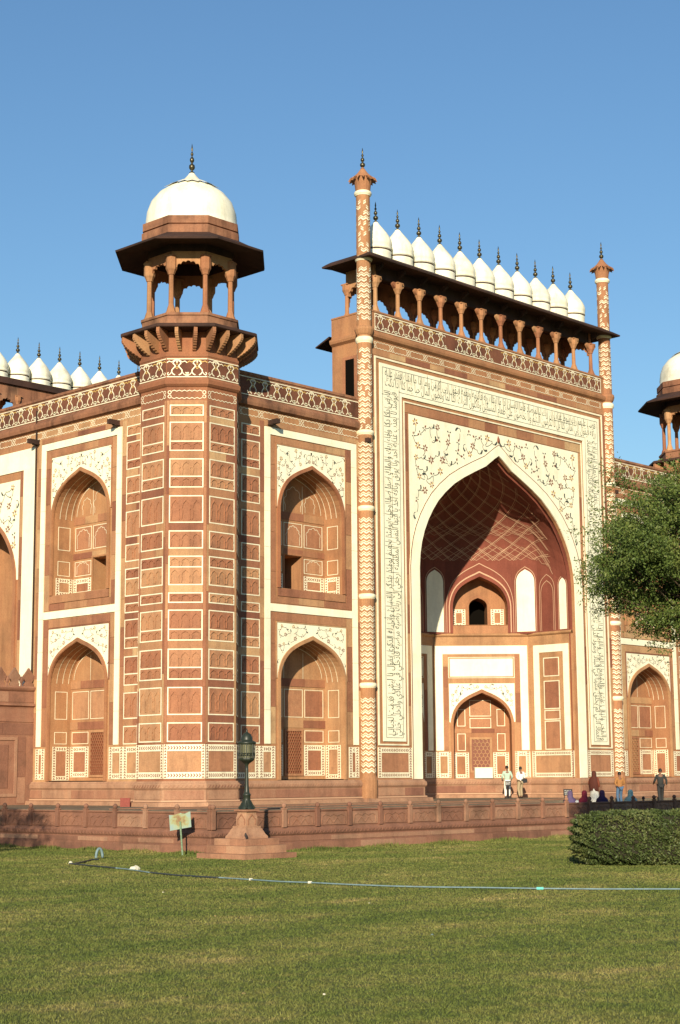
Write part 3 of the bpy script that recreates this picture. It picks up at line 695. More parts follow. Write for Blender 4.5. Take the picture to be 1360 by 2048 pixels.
    if pieces:
        ed = [(ROWS[i+1][1], ROWS[i][0]) for i in range(len(ROWS)-1)]
        for z0, z1 in ed: strip(F, 2.62, 4.2, z0, z1, 1.1, .014, wl, join=join)
    # dado
    dd = MB(); dado(dd, F, 2.66, 4.16); dado(dd, F, 4.16-.0, c-2.34); dado(dd, F, c+2.38, frr+.02)
    dd.build('chevron_border', ['inlay', 'brown'], wl, kind='stuff')
    for u0, u1 in ((2.92, 3.90), (4.42, c-2.6), (c+2.64, frr-.24)):
        pn = MB(); pn.box(F, u0, u1, .42, 1.29, -.02, .015); pn.build('panel', 'panel', wl)
    # stone water spouts under the cornice
    for u in (4.95-.15, frr+.32):
        s_ = MB(); s_.box(F, u-.09, u+.09, 15.96, 16.10, 0, .62); s_.box(F, u-.09, u-.05, 16.10, 16.17, 0, .62); s_.box(F, u+.05, u+.09, 16.10, 16.17, 0, .62)
        s_.box(F, u-.13, u+.13, 15.93, 15.97, 0, .30); s_.build('water_spout', 'weather_shade', wl)
    return wl
wl_left = bay(FL); wl_front = bay(FF, c=7.47); wl_right = bay(FR, c=7.47, join=True)

# ---- the deep arch on the left side of the gate
b = MB(); c = 16.85; a_ = 4.25
b.quad(FL(UW+.2, -1.05), FL(c-a_-.3, -1.05), FL(c-a_-.3, 17.3), FL(UW+.2, 17.3)); spandrel(b, FL, arch(c, a_, 9.6, 13.8, PA), c-a_-.3, c+a_+.3, 0, 17.3, 0)
b.quad(FL(c+a_+.3, -1.05), FL(33.4, -1.05), FL(33.4, 17.3), FL(c+a_+.3, 17.3))
sw = b.build('side_wall', 'sand', G)
b = MB(); crv = [(c-a_, -.9)]+arch(c, a_, 9.6, 13.8, PA)+[(c+a_, -.9)]
for i in range(len(crv)-1): b.quad(FL(*crv[i], 0), FL(*crv[i+1], 0), FL(*crv[i+1], -3), FL(*crv[i], -3))
b.add([FL(x, z, -3) for x, z in crv], [tuple(range(len(crv)))]); b.build('side_recess', 'sand', sw)
m = MB(); m.box(FL, UW-.32, UW+.62, -.0, 15.86, -.01, .05); m.box(FL, UW+.62, 22, 14.86, 15.86, -.01, .05); m.build('marble_band', 'marble', sw)
m = MB(); spandrel(m, FL, arch(c, a_+.2, 9.6, 14.0, PA), c-a_-.34, c+a_+.34, 9.6, 14.45, .03); sp = m.build('marble_spandrel', 'marble', sw)
fm = MB(); floral(fm, FL, c-a_-.3, c+a_+.3, 9.7, 14.4, in_spandrel(c, a_+.2, 9.6, 14.1, c-a_-.3, c+a_+.3, 9.7, 14.4, PA), .62, .034, 1.6, 5); fm.build('floral_inlay', ['green', 'brown', 'yellow'], sp, kind='stuff')
m = MB(); arch_band(m, FL, c, a_, a_+.2, 9.6, 13.8, 14.0, 0, .09, P=PA, th=.09); m.build('arch_moulding', 'sand', sw)
strip(FL, UW+.64, c-a_-.36, 0, 14.84, 1.6, .02, sw)
m = MB(); m.tube([FL(10.93, 17.6, .12), FL(10.93, 14, .10), FL(10.90, 1.0, .10)], .035, 6); m.build('drain_pipe', 'weather_shade', sw)

# ---- portal block
b = MB(); AZ, SZ = 16.76, 10.3; AI = 6.46
b.quad(FP(-9.88, -1.05), FP(-7.3, -1.05), FP(-7.3, 21.2), FP(-9.88, 21.2)); b.quad(FP(7.3, -1.05), FP(9.88, -1.05), FP(9.88, 21.2), FP(7.3, 21.2))
for sx in (-1, 1): b.quad(FP(sx*9.88, -1.05), FP(sx*10.25, -1.05), FP(sx*10.25, 17.2), FP(sx*9.88, 17.2))
spandrel(b, FP, arch(0, AI, SZ, AZ, PA), -7.3, 7.3, -1.05, 21.2, 0)
for sx in (-1, 1):
    X = sx*10.25 if False else sx*9.9
    b.quad((sx*10.25, 0, -1.05), (sx*10.25, WY+.1, -1.05), (sx*10.25, WY+.1, 17.4), (sx*10.25, 0, 17.4))
jc = [(-AI, -1.0), (-AI, 5.0)]+arch(0, AI, SZ, AZ, PA)+[(AI, 5.0), (AI, -1.0)]
for i in range(len(jc)-1): b.quad(FP(*jc[i], 0), FP(*jc[i+1], 0), FP(*jc[i+1], -.2), FP(*jc[i], -.2))
portal = b.build('portal_wall', 'sand', G)
k = dict(parent=portal)
# marble
m = MB(); spandrel(m, FP, arch(0, 7.10, SZ, 17.30, PA), -7.12, 7.12, SZ+.05, 17.9, .03)
sp = m.build('marble_spandrel', 'marble', portal)
fm = MB(); ins = in_spandrel(0, 7.17, SZ, 17.36, -7.05, 7.05, 10.6, 17.85, PA); floral(fm, FP, -7.05, 7.05, 10.6, 17.85, ins, .66, .034, 2.4, 3)
fm.build('floral_inlay', ['green', 'brown', 'yellow'], sp, kind='stuff')
m = MB(); arch_band(m, FP, 0, AI, 7.15, SZ, AZ, 17.34, .08, .07, P=PA, th=.07); ab = m.build('marble_arch_band', 'marble', portal)
m = MB(); arch_band(m, FP, 0, 7.12, 7.17, SZ, 17.32, 17.36, .08, .075, P=PA, th=.01); m.build('arch_edge_line', 'brown', portal)
m = MB(); arch_band(m, FP, 0, AI-.10, AI, SZ, AZ-.12, AZ, .08, -.35, P=PA, th=.0); m.build('arch_inner_line', 'red', portal)
# bands
def uframe(mb, x1, zt, x0, zt0, zb, d, th=.02, mi=0):
    """inverted U band between outer (x1, zt) and inner (x0, zt0)"""
    mb.box(FP, -x1, -x0, zb, zt, d-th, d, mi); mb.box(FP, x0, x1, zb, zt, d-th, d, mi); mb.box(FP, -x0, x0, zt0, zt, d-th, d, mi)
m = MB(); uframe(m, 9.21, 20.13, 7.62, 18.66, 1.84, .06, .06); ib = m.build('inscription_marble', 'marble', portal)
m = MB()
for sx in (-1, 1):
    for z in np.arange(3.4, 19, 1.55): m.box(FP, min(sx*7.62, sx*9.21), max(sx*7.62, sx*9.21), z, z+.012, .0605, .0615)
for x in np.arange(-7.4, 7.8, 1.7): m.box(FP, x, x+.012, 18.66, 20.13, .0605, .0615)
m.build('slab_joint', 'inlay', ib)
m = MB(); uframe(m, 7.48, 18.50, 7.41, 18.43, 1.65, .05, .05); uframe(m, 9.56, 20.42, 9.47, 20.33, 1.65, .05, .05)
for sx in (-1, 1): m.box(FP, min(sx*7.48, sx*9.47), max(sx*7.48, sx*9.47), 1.65, 1.72, .0, .048)
m.build('marble_line', 'inlay', portal)
m = MB()
for x, zt in ((9.02, 19.94), (7.82, 18.86)):
    uframe(m, x+.012, zt+.012, x-.012, zt-.012, 2.02, .064, .003)
for sx in (-1, 1): m.box(FP, min(sx*7.82, sx*9.02), max(sx*7.82, sx*9.02), 2.0, 2.02, .061, .064)
m.build('inscription_border', 'black', ib)
strip(FP, -7.39, -7.19, 1.65, 17.9, 1.9, .025, **k); strip(FP, 7.19, 7.39, 1.65, 17.9, 1.9, .025, **k)
strip(FP, -7.39, 7.39, 17.94, 18.40, 1.5, .025, **k)
strip(FP, -9.84, -9.58, 1.65, 20.45, 1.9, .02, **k); strip(FP, 9.58, 9.84, 1.65, 20.45, 1.9, .02, **k)
strip(FP, -9.84, 9.84, 20.47, 20.74, 1.6, .02, **k)
strip(FP, -7.60, -7.50, 1.75, 18.5, 2.5, .03, join=True, **k); strip(FP, 9.24, 9.45, 1.75, 20.2, 2.5, .03, join=True, **k)
m = MB(); cartouche_band(m, FP, -9.55, 9.55, 20.78, 21.18, .012); m.build('cartouche_band', ['inlay', 'dark'], portal)
m = MB()
for x0 in (-9.6, 7.2): dado(m, FP, x0, x0+2.42, .14, 1.55)
m.build('chevron_border', ['inlay', 'brown'], portal, kind='stuff')
for x0 in (-9.6, 7.2): pn = MB(); pn.box(FP, x0+.27, x0+2.15, .41, 1.28, -.02, .015); pn.build('panel', 'panel', portal)
# calligraphy
AR = {'ا': (0xFE8D, 0xFE8E), 'أ': (0xFE83, 0xFE84), 'إ': (0xFE87, 0xFE88), 'آ': (0xFE81, 0xFE82), 'ب': (0xFE8F, 0xFE90, 0xFE91, 0xFE92), 'ة': (0xFE93, 0xFE94), 'ت': (0xFE95, 0xFE96, 0xFE97, 0xFE98), 'ث': (0xFE99, 0xFE9A, 0xFE9B, 0xFE9C), 'ج': (0xFE9D, 0xFE9E, 0xFE9F, 0xFEA0), 'ح': (0xFEA1, 0xFEA2, 0xFEA3, 0xFEA4), 'خ': (0xFEA5, 0xFEA6, 0xFEA7, 0xFEA8), 'د': (0xFEA9, 0xFEAA), 'ذ': (0xFEAB, 0xFEAC), 'ر': (0xFEAD, 0xFEAE), 'ز': (0xFEAF, 0xFEB0), 'س': (0xFEB1, 0xFEB2, 0xFEB3, 0xFEB4), 'ش': (0xFEB5, 0xFEB6, 0xFEB7, 0xFEB8), 'ص': (0xFEB9, 0xFEBA, 0xFEBB, 0xFEBC), 'ض': (0xFEBD, 0xFEBE, 0xFEBF, 0xFEC0), 'ط': (0xFEC1, 0xFEC2, 0xFEC3, 0xFEC4), 'ظ': (0xFEC5, 0xFEC6, 0xFEC7, 0xFEC8), 'ع': (0xFEC9, 0xFECA, 0xFECB, 0xFECC), 'غ': (0xFECD, 0xFECE, 0xFECF, 0xFED0), 'ف': (0xFED1, 0xFED2, 0xFED3, 0xFED4), 'ق': (0xFED5, 0xFED6, 0xFED7, 0xFED8), 'ك': (0xFED9, 0xFEDA, 0xFEDB, 0xFEDC), 'ل': (0xFEDD, 0xFEDE, 0xFEDF, 0xFEE0), 'م': (0xFEE1, 0xFEE2, 0xFEE3, 0xFEE4), 'ن': (0xFEE5, 0xFEE6, 0xFEE7, 0xFEE8), 'ه': (0xFEE9, 0xFEEA, 0xFEEB, 0xFEEC), 'و': (0xFEED, 0xFEEE), 'ى': (0xFEEF, 0xFEF0), 'ي': (0xFEF1, 0xFEF2, 0xFEF3, 0xFEF4), 'ئ': (0xFE89, 0xFE8A, 0xFE8B, 0xFE8C), 'ء': (0xFE80,)}
def shape_ar(s):
    out = ''
    for wd in s.split(' '):
        r = ''
        for i, ch in enumerate(wd):
            f = AR[ch]; pj = i > 0 and len(AR[wd[i-1]]) == 4; nj = len(f) == 4 and i < len(wd)-1 and len(AR[wd[i+1]]) > 1
            r += chr(f[3] if pj and nj else f[1] if pj and len(f) > 1 else f[2] if nj else f[0])
        out += (' ' if out else '')+r
    return out[::-1]
SURA = ('والفجر وليال عشر والشفع والوتر والليل إذا يسر هل في ذلك قسم لذي حجر ألم تر كيف فعل ربك بعاد إرم ذات العماد التي لم يخلق مثلها في البلاد وثمود الذين جابوا الصخر بالواد وفرعون ذي الأوتاد الذين طغوا في البلاد فأكثروا فيها الفساد فصب عليهم ربك سوط عذاب إن ربك لبالمرصاد '
        'فأما الإنسان إذا ما ابتلاه ربه فأكرمه ونعمه فيقول ربي أكرمن وأما إذا ما ابتلاه فقدر عليه رزقه فيقول ربي أهانن كلا بل لا تكرمون اليتيم ولا تحاضون على طعام المسكين وتأكلون التراث أكلا لما وتحبون المال حبا جما كلا إذا دكت الأرض دكا دكا وجاء ربك والملك صفا صفا '
        'وجيء يومئذ بجهنم يومئذ يتذكر الإنسان وأنى له الذكرى يقول يا ليتني قدمت لحياتي فيومئذ لا يعذب عذابه أحد ولا يوثق وثاقه أحد يا أيتها النفس المطمئنة ارجعي إلى ربك راضية مرضية فادخلي في عبادي وادخلي جنتي').split()
def text_mesh(s, size):
    cu = bpy.data.curves.new('t', 'FONT'); cu.body = s; cu.size = size; cu.resolution_u = 2
    o = bpy.data.objects.new('t', cu); C.objects.link(o); dg = bpy.context.evaluated_depsgraph_get(); me = o.evaluated_get(dg).to_mesh()
    v = [(p.co.x, p.co.y) for p in me.vertices]; f = [tuple(p.vertices) for p in me.polygons]
    o.evaluated_get(dg).to_mesh_clear(); bpy.data.objects.remove(o); bpy.data.curves.remove(cu)
    return v, f
def script_band(words, length, place, rows=2):
    mb = MB(); per = len(words)//rows
    for r in range(rows):
        ws = words[r*per:(r+1)*per] if r < rows-1 else words[r*per:]
        v, f = text_mesh(shape_ar(' '.join(ws)), 1.0)
        xs = [p[0] for p in v]; x0, x1 = min(xs), max(xs); kx = length/(x1-x0); ky = .62
        base = .66 if r == 0 else .18
        mb.add([place((p[0]-x0)*kx, base+p[1]*ky*1.0) for p in v], f)
    n = int(length/.30)                                # tall rising strokes of the script
    R = random.Random(len(words))
    for i in range(n):
        x = length*(i+R.random()*.8)/n; h0 = .30+R.random()*.25; h1 = 1.02+R.random()*.10; sl = R.uniform(-.03, .05)
        a_, b_, c_, d_ = place(x, h0), place(x+.014, h0), place(x+.024+sl, h1), place(x+.002+sl, h1)
        mb.quad(a_, b_, c_, d_)
    p = 1.0
    while p < length-2:
        L = R.uniform(1.2, 2.4)
        if R.random() < .55: mb.quad(place(p, .56), place(p+L, .56), place(p+L, .585), place(p, .59))
        p += L+R.uniform(.5, 1.8)
    return mb
n3 = len(SURA)
w1, w2_, w3 = SURA[:n3*32//100], SURA[n3*32//100:n3*68//100], SURA[n3*68//100:]
dI = .0655
script_band(w1, 16.7, lambda x, y: FP(7.83+y*1.02, 18.78-x, dI)).build('inscription', 'ink', ib)
script_band(w2_, 17.7, lambda x, y: FP(-8.85+x, 18.87+y*.98, dI)).build('inscription', 'ink', ib)
script_band(w3, 16.7, lambda x, y: FP(-7.83-y*1.02, 2.10+x, dI)).build('inscription', 'ink', ib)
m = MB()
m.tube([FP(0, 17.42, .04), FP(0, 17.52, .05), FP(0, 17.66, .05), FP(0, 17.82, .04)], [.02, .09, .07, .01], 8); m.build('keystone_bud', 'brown', portal)

# engaged pinnacle shafts
def pin_shaft(b):
    r = .36
    b.lathe([(r, .25), (r, 21.3), (r+.03, 21.3), (r+.07, 21.38), (r+.12, 21.55), (r+.10, 21.66), (r, 21.75), (.345, 25), (.34, 28.35)], 16)
    b.lathe([(.42, -1.0), (.42, .06), (.36, .25)], 16)
def pin_cap(b):
    b.lathe([(.35, 28.58), (.36, 28.6), (.40, 28.9), (.47, 29.16), (.50, 29.3), (.40, 29.38), (.28, 29.5), (.15, 29.68), (.06, 29.82)], 16)
    for i in range(16):
        t = 2*math.pi*i/16; c_, s_ = math.cos(t), math.sin(t)
        def P(r, z, o): return (c_*r-s_*o, s_*r+c_*o, z)
        b.add([P(.48, 29.26, -.08), P(.48, 29.26, .08), P(.66, 29.20, .06), P(.72, 29.08, 0), P(.66, 29.20, -.06), P(.5, 29.12, 0)], [(0, 1, 2, 3, 4), (5, 2, 3), (5, 3, 4), (5, 4, 0), (5, 1, 2)])
def collar(b): b.lathe([(.36, -.12), (.42, -.08), (.44, 0), (.42, .08), (.36, .12)], 16)
def zigzag(b, z0, z1, r0, keep=1.0):
    """pairs of white chevron courses wrapped round the shaft; material 0"""
    R = random.Random(int(z0*10)); P = .27; n = 16; z = z0; r = r0+.006
    while z < z1-.3:
        for i in range(n):
            if R.random() > keep: continue
            t0, t1 = 2*math.pi*i/n+.01, 2*math.pi*(i+1)/n-.01; up_ = (i % 2 == 0)
            for off, hh in ((0, .072), (.118, .042)):
                za_, zb_ = (z+off, z+off+.095) if up_ else (z+off+.095, z+off)
                if max(za_, zb_)+hh > z1: continue
                q = [(r*math.cos(t0), r*math.sin(t0)), (r*math.cos(t1), r*math.sin(t1))]
                b.add([(*q[0], za_), (*q[1], zb_), (*q[1], zb_+hh), (*q[0], za_+hh)], [(0, 1, 2, 3)])
        z += P
for sx in (-1, 1):
    T = Matrix.Translation((sx*10.18, .05, 0))
    ps = inst('pinnacle', 'pin', pin_shaft, 'sand', G, T, smooth=False)
    inst('zigzag_inlay', 'zz1', lambda b: (zigzag(b, .35, 4.1, .36), zigzag(b, 4.65, 8.3, .36), zigzag(b, 8.85, 12.5, .36), zigzag(b, 13.05, 16.3, .36), zigzag(b, 16.6, 20.8, .36, .86), zigzag(b, 22.0, 24.9, .355, .88), zigzag(b, 25.4, 28.2, .345, .45)), 'inlay', ps, T, kind='stuff')
    for z in (4.42, 8.60, 12.80, 16.48, 21.05, 25.13, 28.46): inst('collar', ('col', z > 28), lambda b: collar(b), 'inlay', ps, T @ Matrix.Translation((0, 0, z)) @ Matrix.Diagonal((1, 1, 1 if z != 21.05 else 1.3, 1)), smooth=True)
    cp = inst('lotus_cap', 'pcap', pin_cap, 'sand', ps, T)
    inst('finial', 'pfin', lambda b: finial_fn(b, 1.15, .95), 'bronze', ps, T @ Matrix.Translation((0, 0, 29.70)), smooth=True)

# upper storey of the portal: parapet frieze, arcade, eave and cupolas (built at the front and the rear)
def cupola_dome(b): b.lathe([(.74, 25.55), (.77, 26.0), (.77, 26.10), (.72, 26.13), (.72, 26.17), (.80, 26.20), (.80, 26.27), (.77, 26.30), (.81, 26.42), (.815, 26.55), (.78, 26.72), (.70, 26.90), (.58, 27.09), (.44, 27.27), (.31, 27.43), (.20, 27.57), (.12, 27.68), (.08, 27.74)], 28)
def upper_storey(T, front):
    Y1 = 2.5
    b = MB()
    path = [(-9.88, Y1), (-9.88, 0.0), (9.88, 0.0), (9.88, Y1), (-9.88, Y1)]
    for sx in (-9.88, 9.88): b.quad((sx, 0.003, 17.2), (sx, Y1, 17.2), (sx, Y1, 21.19), (sx, 0.003, 21.19))
    b.sweep([(.004, 21.19), (.004, 21.22), (.06, 21.26), (.16, 21.33), (.20, 21.44), (.20, 21.52), (.08, 21.60), (.04, 21.64), (.04, 22.58), (.07, 22.60), (.07, 22.68), (-.3, 22.68)], path[:4])
    b.quad((-9.88, Y1, 17.2), (9.88, Y1, 17.2), (9.88, Y1, 22.66), (-9.88, Y1, 22.66))
    b.quad((-9.8, .1, 22.66), (9.8, .1, 22.66), (9.8, Y1, 22.66), (-9.8, Y1, 22.66))
    for sx in (-1, 1): pass
    key = 'us_body'
    if key not in cache: cache[key] = b.mesh('upper_storey', 'sand')
    us = link(bpy.data.objects.new('upper_storey', cache[key]), G, T)
    if front:
        # small doorway in the left return: flat black sheet painting in its unlit depth
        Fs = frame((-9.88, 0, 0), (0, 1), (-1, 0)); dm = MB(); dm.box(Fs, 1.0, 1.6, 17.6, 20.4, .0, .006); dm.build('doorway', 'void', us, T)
        dm = MB(); dm.box(Fs, .82, 1.0, 17.4, 20.55, 0, .03); dm.box(Fs, 1.6, 1.78, 17.4, 20.55, 0, .03); dm.box(Fs, 1.0, 1.6, 20.4, 20.55, 0, .03); dm.build('door_frame', 'slab', us, T)
        g = MB(); g.box(FP, -9.55, 9.55, 21.68, 22.56, .02, .052); g.build('frieze_ground', 'dark', us, T)
        g = MB(); Ff = frame((0, -.045, 0), (1, 0), (0, -1)); scroll_frieze(g, Ff, -9.5, 9.5, 21.70, 22.55, .014); g.box(Ff, -9.54, -9.5, 21.70, 22.55, 0, .016); g.box(Ff, 9.5, 9.54, 21.70, 22.55, 0, .016)
        g.build('scroll_frieze', ['inlay', 'yellow'], us, T)
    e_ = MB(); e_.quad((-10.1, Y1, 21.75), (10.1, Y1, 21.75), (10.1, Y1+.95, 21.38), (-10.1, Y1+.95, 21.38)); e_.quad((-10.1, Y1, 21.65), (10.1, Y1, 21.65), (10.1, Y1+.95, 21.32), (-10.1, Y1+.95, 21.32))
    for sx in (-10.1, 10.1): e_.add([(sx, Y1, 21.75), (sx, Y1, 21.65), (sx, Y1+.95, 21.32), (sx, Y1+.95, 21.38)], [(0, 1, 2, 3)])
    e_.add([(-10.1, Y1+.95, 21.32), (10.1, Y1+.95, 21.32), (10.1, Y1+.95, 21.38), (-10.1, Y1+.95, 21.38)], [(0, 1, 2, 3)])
    e_.build('lower_eave', 'weather_shade', us, T)
    for i in range(12):
        x = -9.10+i*1.6545
        for y in (.28, 2.2):
            inst('column', 'ucol', lambda b: column_fn(b, 22.68, 24.56, .11, .55), 'sand', us, T @ Matrix.Translation((x, y, 0)))
        if i < 11:
            def scr(b):
                hw = .8272; crv = cusped(0, hw-.13, 23.40, 24.28, 4, PB, .3); spandrel(b, LF, crv, -hw, hw, 23.40, 24.62, .07, back=-.07); b.box(LF, -hw, hw, 24.62, 25.3, -.07, .07)
            inst('arch_screen', 'uscr', scr, 'cornice', us, T @ Matrix.Translation((x+.82725, 2.2, 0)))
            inst('beam', 'ubeam', lambda b: b.box(LF, -.8272, .8272, 24.56, 25.3, -.12, .12), 'weather_shade', us, T @ Matrix.Translation((x+.82725, .46, 0)))  # beam colour carries the shade below the eave
    for i in range(12):
        x = -9.10+i*1.6545
        for sg in (-1, 1): inst('bracket', 'ubr', lambda b: bracket_fn(b, .24, .30, .16), 'sand', us, T @ Matrix.Translation((x+sg*.16, .28, 24.56)) @ Matrix.Rotation(sg*math.pi/2, 4, 'Z'))
    for sx in (-1, 1):
        def sscr(b):
            hw = .96; crv = cusped(0, hw-.2, 23.9, 24.42, 3, PB, .3); spandrel(b, LF, crv, -hw, hw, 23.9, 24.62, .07, back=-.07); b.box(LF, -hw, hw, 24.62, 25.3, -.07, .07)
        inst('arch_screen', 'sscr', sscr, 'sand', us, T @ Matrix.Translation((sx*9.10, 1.24, 0)) @ Matrix.Rotation(math.pi/2, 4, 'Z'))
    for i in range(12):                              # front brackets under the eave
        x = -9.10+i*1.6545; inst('bracket', 'ufb', lambda b: bracket_fn(b, .42, .30, .14), 'weather_shade', us, T @ Matrix.Translation((x, .18, 25.10)))
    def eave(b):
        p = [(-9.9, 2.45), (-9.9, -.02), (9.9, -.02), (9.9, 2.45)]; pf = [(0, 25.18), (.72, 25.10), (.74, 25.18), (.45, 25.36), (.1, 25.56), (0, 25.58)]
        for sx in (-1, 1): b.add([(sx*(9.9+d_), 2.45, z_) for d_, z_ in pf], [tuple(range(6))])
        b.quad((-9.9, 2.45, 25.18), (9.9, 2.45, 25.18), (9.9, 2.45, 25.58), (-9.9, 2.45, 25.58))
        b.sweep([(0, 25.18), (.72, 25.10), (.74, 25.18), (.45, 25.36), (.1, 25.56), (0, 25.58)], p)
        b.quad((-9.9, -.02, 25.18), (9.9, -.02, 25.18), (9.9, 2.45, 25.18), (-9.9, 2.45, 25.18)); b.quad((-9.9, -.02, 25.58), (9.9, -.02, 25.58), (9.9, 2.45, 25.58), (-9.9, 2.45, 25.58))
    inst('eave', 'ueave', eave, 'weather_shade', us, T)
    for i in range(11):
        Tm = T @ Matrix.Translation((-8.275+i*1.655, .95, 0))
        cu = inst('cupola', 'cup', cupola_dome, 'dome', us, Tm, smooth=True)
        inst('dome_groove', 'cgr', lambda b: b.lathe([(.755, 26.115), (.765, 26.13), (.765, 26.17), (.755, 26.185)], 28), 'weather_shade', cu, Tm)
        inst('finial', 'cfin', lambda b: finial_fn(b, 1.12, .95), 'bronze', us, Tm @ Matrix.Translation((0, 0, 27.68)), smooth=True)
upper_storey(Matrix.Identity(4), True)
upper_storey(Matrix.Translation((-.15, 34.55, -.4)) @ Matrix.Rotation(math.pi, 4, 'Z'), False)

# ---- inside the portal arch: half octagon
P0 = [(-6.46, .2), (-6.46, 3.22), (-2.71, 6.97), (2.71, 6.97), (6.46, 3.22), (6.46, .2)]
iw = MB()
jamb = [(-6.46, -.1), (-6.46, .38)]
def seg(mb, p, q, z0, z1, mi=0): mb.quad((*p, z0), (*q, z0), (*q, z1), (*p, z1), mi)
Fseg = []
for i in range(5):
    p, q = np.array(P0[i]), np.array(P0[i+1]); L = np.hypot(*(q-p)); U = (q-p)/L; Fseg.append((frame((p[0], p[1], 0), tuple(U), (U[1], -U[0])), L))
for i, (F, L) in enumerate(Fseg):
    if i in (1, 2, 3):
        c = L/2; a_ = 1.62; crv = arch(c, a_, 3.05, 4.78); spandrel(iw, F, crv, 0, L, .0, 7.85, 0)
        iw.quad(F(0, -1.0), F(L, -1.0), F(L, .02), F(0, .02))
        al = MB(); cv_ = [(c-a_, .02)]+crv+[(c+a_, .02)]; D = 1.05
        for j in range(len(cv_)-1): al.quad(F(*cv_[j], 0), F(*cv_[j+1], 0), F(*cv_[j+1], -D), F(*cv_[j], -D))
        al.add([F(x, z, -D) for x, z in cv_], [tuple(range(len(cv_)))]); al.quad(F(c-a_, .02, 0), F(c+a_, .02, 0), F(c+a_, .02, -D), F(c-a_, .02, -D))
        alo = al.build('portal_niche', 'sand', portal)
        Fb = frame(F(0, 0, -D), F.U[:2], F.N[:2])
        m = MB(); m.box(Fb, c-.5, c+.5, .50, 2.22, .0, .006); scn = m.build('lattice_screen', 'brown', alo)
        m = MB(); hex_lattice(m, Fb, c-.5, c+.5, .50, 2.22, .13, .035, .05); m.build('lattice', 'sand', scn, kind='stuff')
        m = MB(); rect_frame(m, Fb, c-.62, c+.62, .40, 2.34, .11, .05, th=.05); m.build('door_frame', 'slab', alo)
        m = MB(); t = .035
        for u0, u1 in ((c-1.5, c-.72), (c+.72, c+1.5)):
            rect_frame(m, Fb, u0+.2, u1-.12, 1.6, 2.55, t, .012); rect_frame(m, Fb, u0+.2, u1-.12, 2.95, 3.9, t, .012)
        rect_frame(m, Fb, c-.6, c+.6, 3.5, 4.4, t, .012); rect_frame(m, Fb, c-.6, c+.6, 2.85, 3.40, t, .012); m.build('inlay_border', 'inlay', alo)
        for z0, z1, u0, u1 in ((3.56, 4.34, c-.54, c+.54), (2.9, 3.35, c-.54, c+.54)):
            pn = MB(); pn.box(Fb, u0, u1, z0, z1, -.02, .008); pn.build('panel', 'panel', alo)
        strip(Fb, c-1.6, c+1.6, 2.58, 2.82, 1.1, .02, alo)
        m = MB(); dado(m, Fb, c-1.55, c-.68, .1, 1.5, .2, .02); dado(m, Fb, c+.68, c+1.55, .1, 1.5, .2, .02)
        dado(m, F, .05, c-1.72, .12, 1.53, .24); dado(m, F, c+1.72, L-.05, .12, 1.53, .24); m.build('chevron_border', ['inlay', 'brown'], alo, kind='stuff')
        m = MB(); spandrel(m, F, arch(c, a_+.14, 3.05, 4.96), c-1.82, c+1.82, 3.15, 5.27, .025); sp = m.build('marble_spandrel', 'marble', alo)
        m = MB(); floral(m, F, c-1.8, c+1.8, 3.2, 5.25, in_spandrel(c, a_+.14, 3.05, 5.0, c-1.8, c+1.8, 3.2, 5.25), .36, .028, 1.6, 11+i); m.build('floral_inlay', ['green', 'brown', 'yellow'], sp, kind='stuff')
        m = MB(); arch_band(m, F, c, a_-.02, a_+.14, 3.05, 4.76, 4.95, .05, .07, th=.07); m.build('arch_moulding', 'sand', alo)
        m = MB(); m.box(F, c-2.57, c-2.15, 1.6, 7.36, 0, .03); m.box(F, c+2.15, c+2.57, 1.6, 7.36, 0, .03); m.box(F, c-2.15, c+2.15, 6.9, 7.36, 0, .03)
        m.box(F, c-1.75, c+1.75, 5.66, 6.64, 0, .03); m.build('marble_band', 'marble', alo)
        m = MB(); rect_frame(m, F, c-1.84, c+1.84, 5.57, 6.73, .03, .03); m.build('inlay_border', 'inlay', alo)
        strip(F, c-2.13, c-1.86, 1.6, 6.88, 1.4, .015, alo); strip(F, c+1.86, c+2.13, 1.6, 6.88, 1.4, .015, alo)
    else:
        iw.quad(F(0, -1.0), F(L, -1.0), F(L, 7.85), F(0, 7.85))
        r0, r1 = (.34, L-.30) if i == 4 else (.30, L-.34)
        m = MB(); m.box(F, r0, r0+.38, 1.6, 7.33, 0, .03); m.box(F, r1-.38, r1, 1.6, 7.33, 0, .03); m.box(F, r0+.38, r1-.38, 6.92, 7.33, 0, .03); m.build('marble_band', 'marble', portal)
        m = MB(); q0, q1 = r0+.66, r1-.66; rect_frame(m, F, q0, q1, 5.58, 6.62, .05, .02); rect_frame(m, F, q0, q1, 3.8, 5.35, .05, .02); rect_frame(m, F, q0, q1, 3.22, 3.75, .05, .02); rect_frame(m, F, q0, q1, 1.6, 3.17, .05, .02)
        m.build('inlay_border', 'inlay', portal)
        for z0, z1 in ((5.64, 6.56), (3.86, 5.29), (3.28, 3.69), (1.66, 3.11)):
            pn = MB(); pn.box(F, q0+.06, q1-.06, z0, z1, -.02, .008); pn.build('panel', 'panel', portal)
        m = MB(); dado(m, F, .1, L-.1, .12, 1.53, .24); m.build('chevron_border', ['inlay', 'brown'], portal, kind='stuff')
        pn = MB(); pn.box(F, .37, L-.37, .38, 1.27, -.02, .012); pn.build('panel', 'panel', portal)
iw.sweep([(0, 7.85), (.06, 7.88), (.12, 7.94), (.12, 8.02), (0, 8.06)], P0)
iw.build('portal_recess', 'sand', portal)
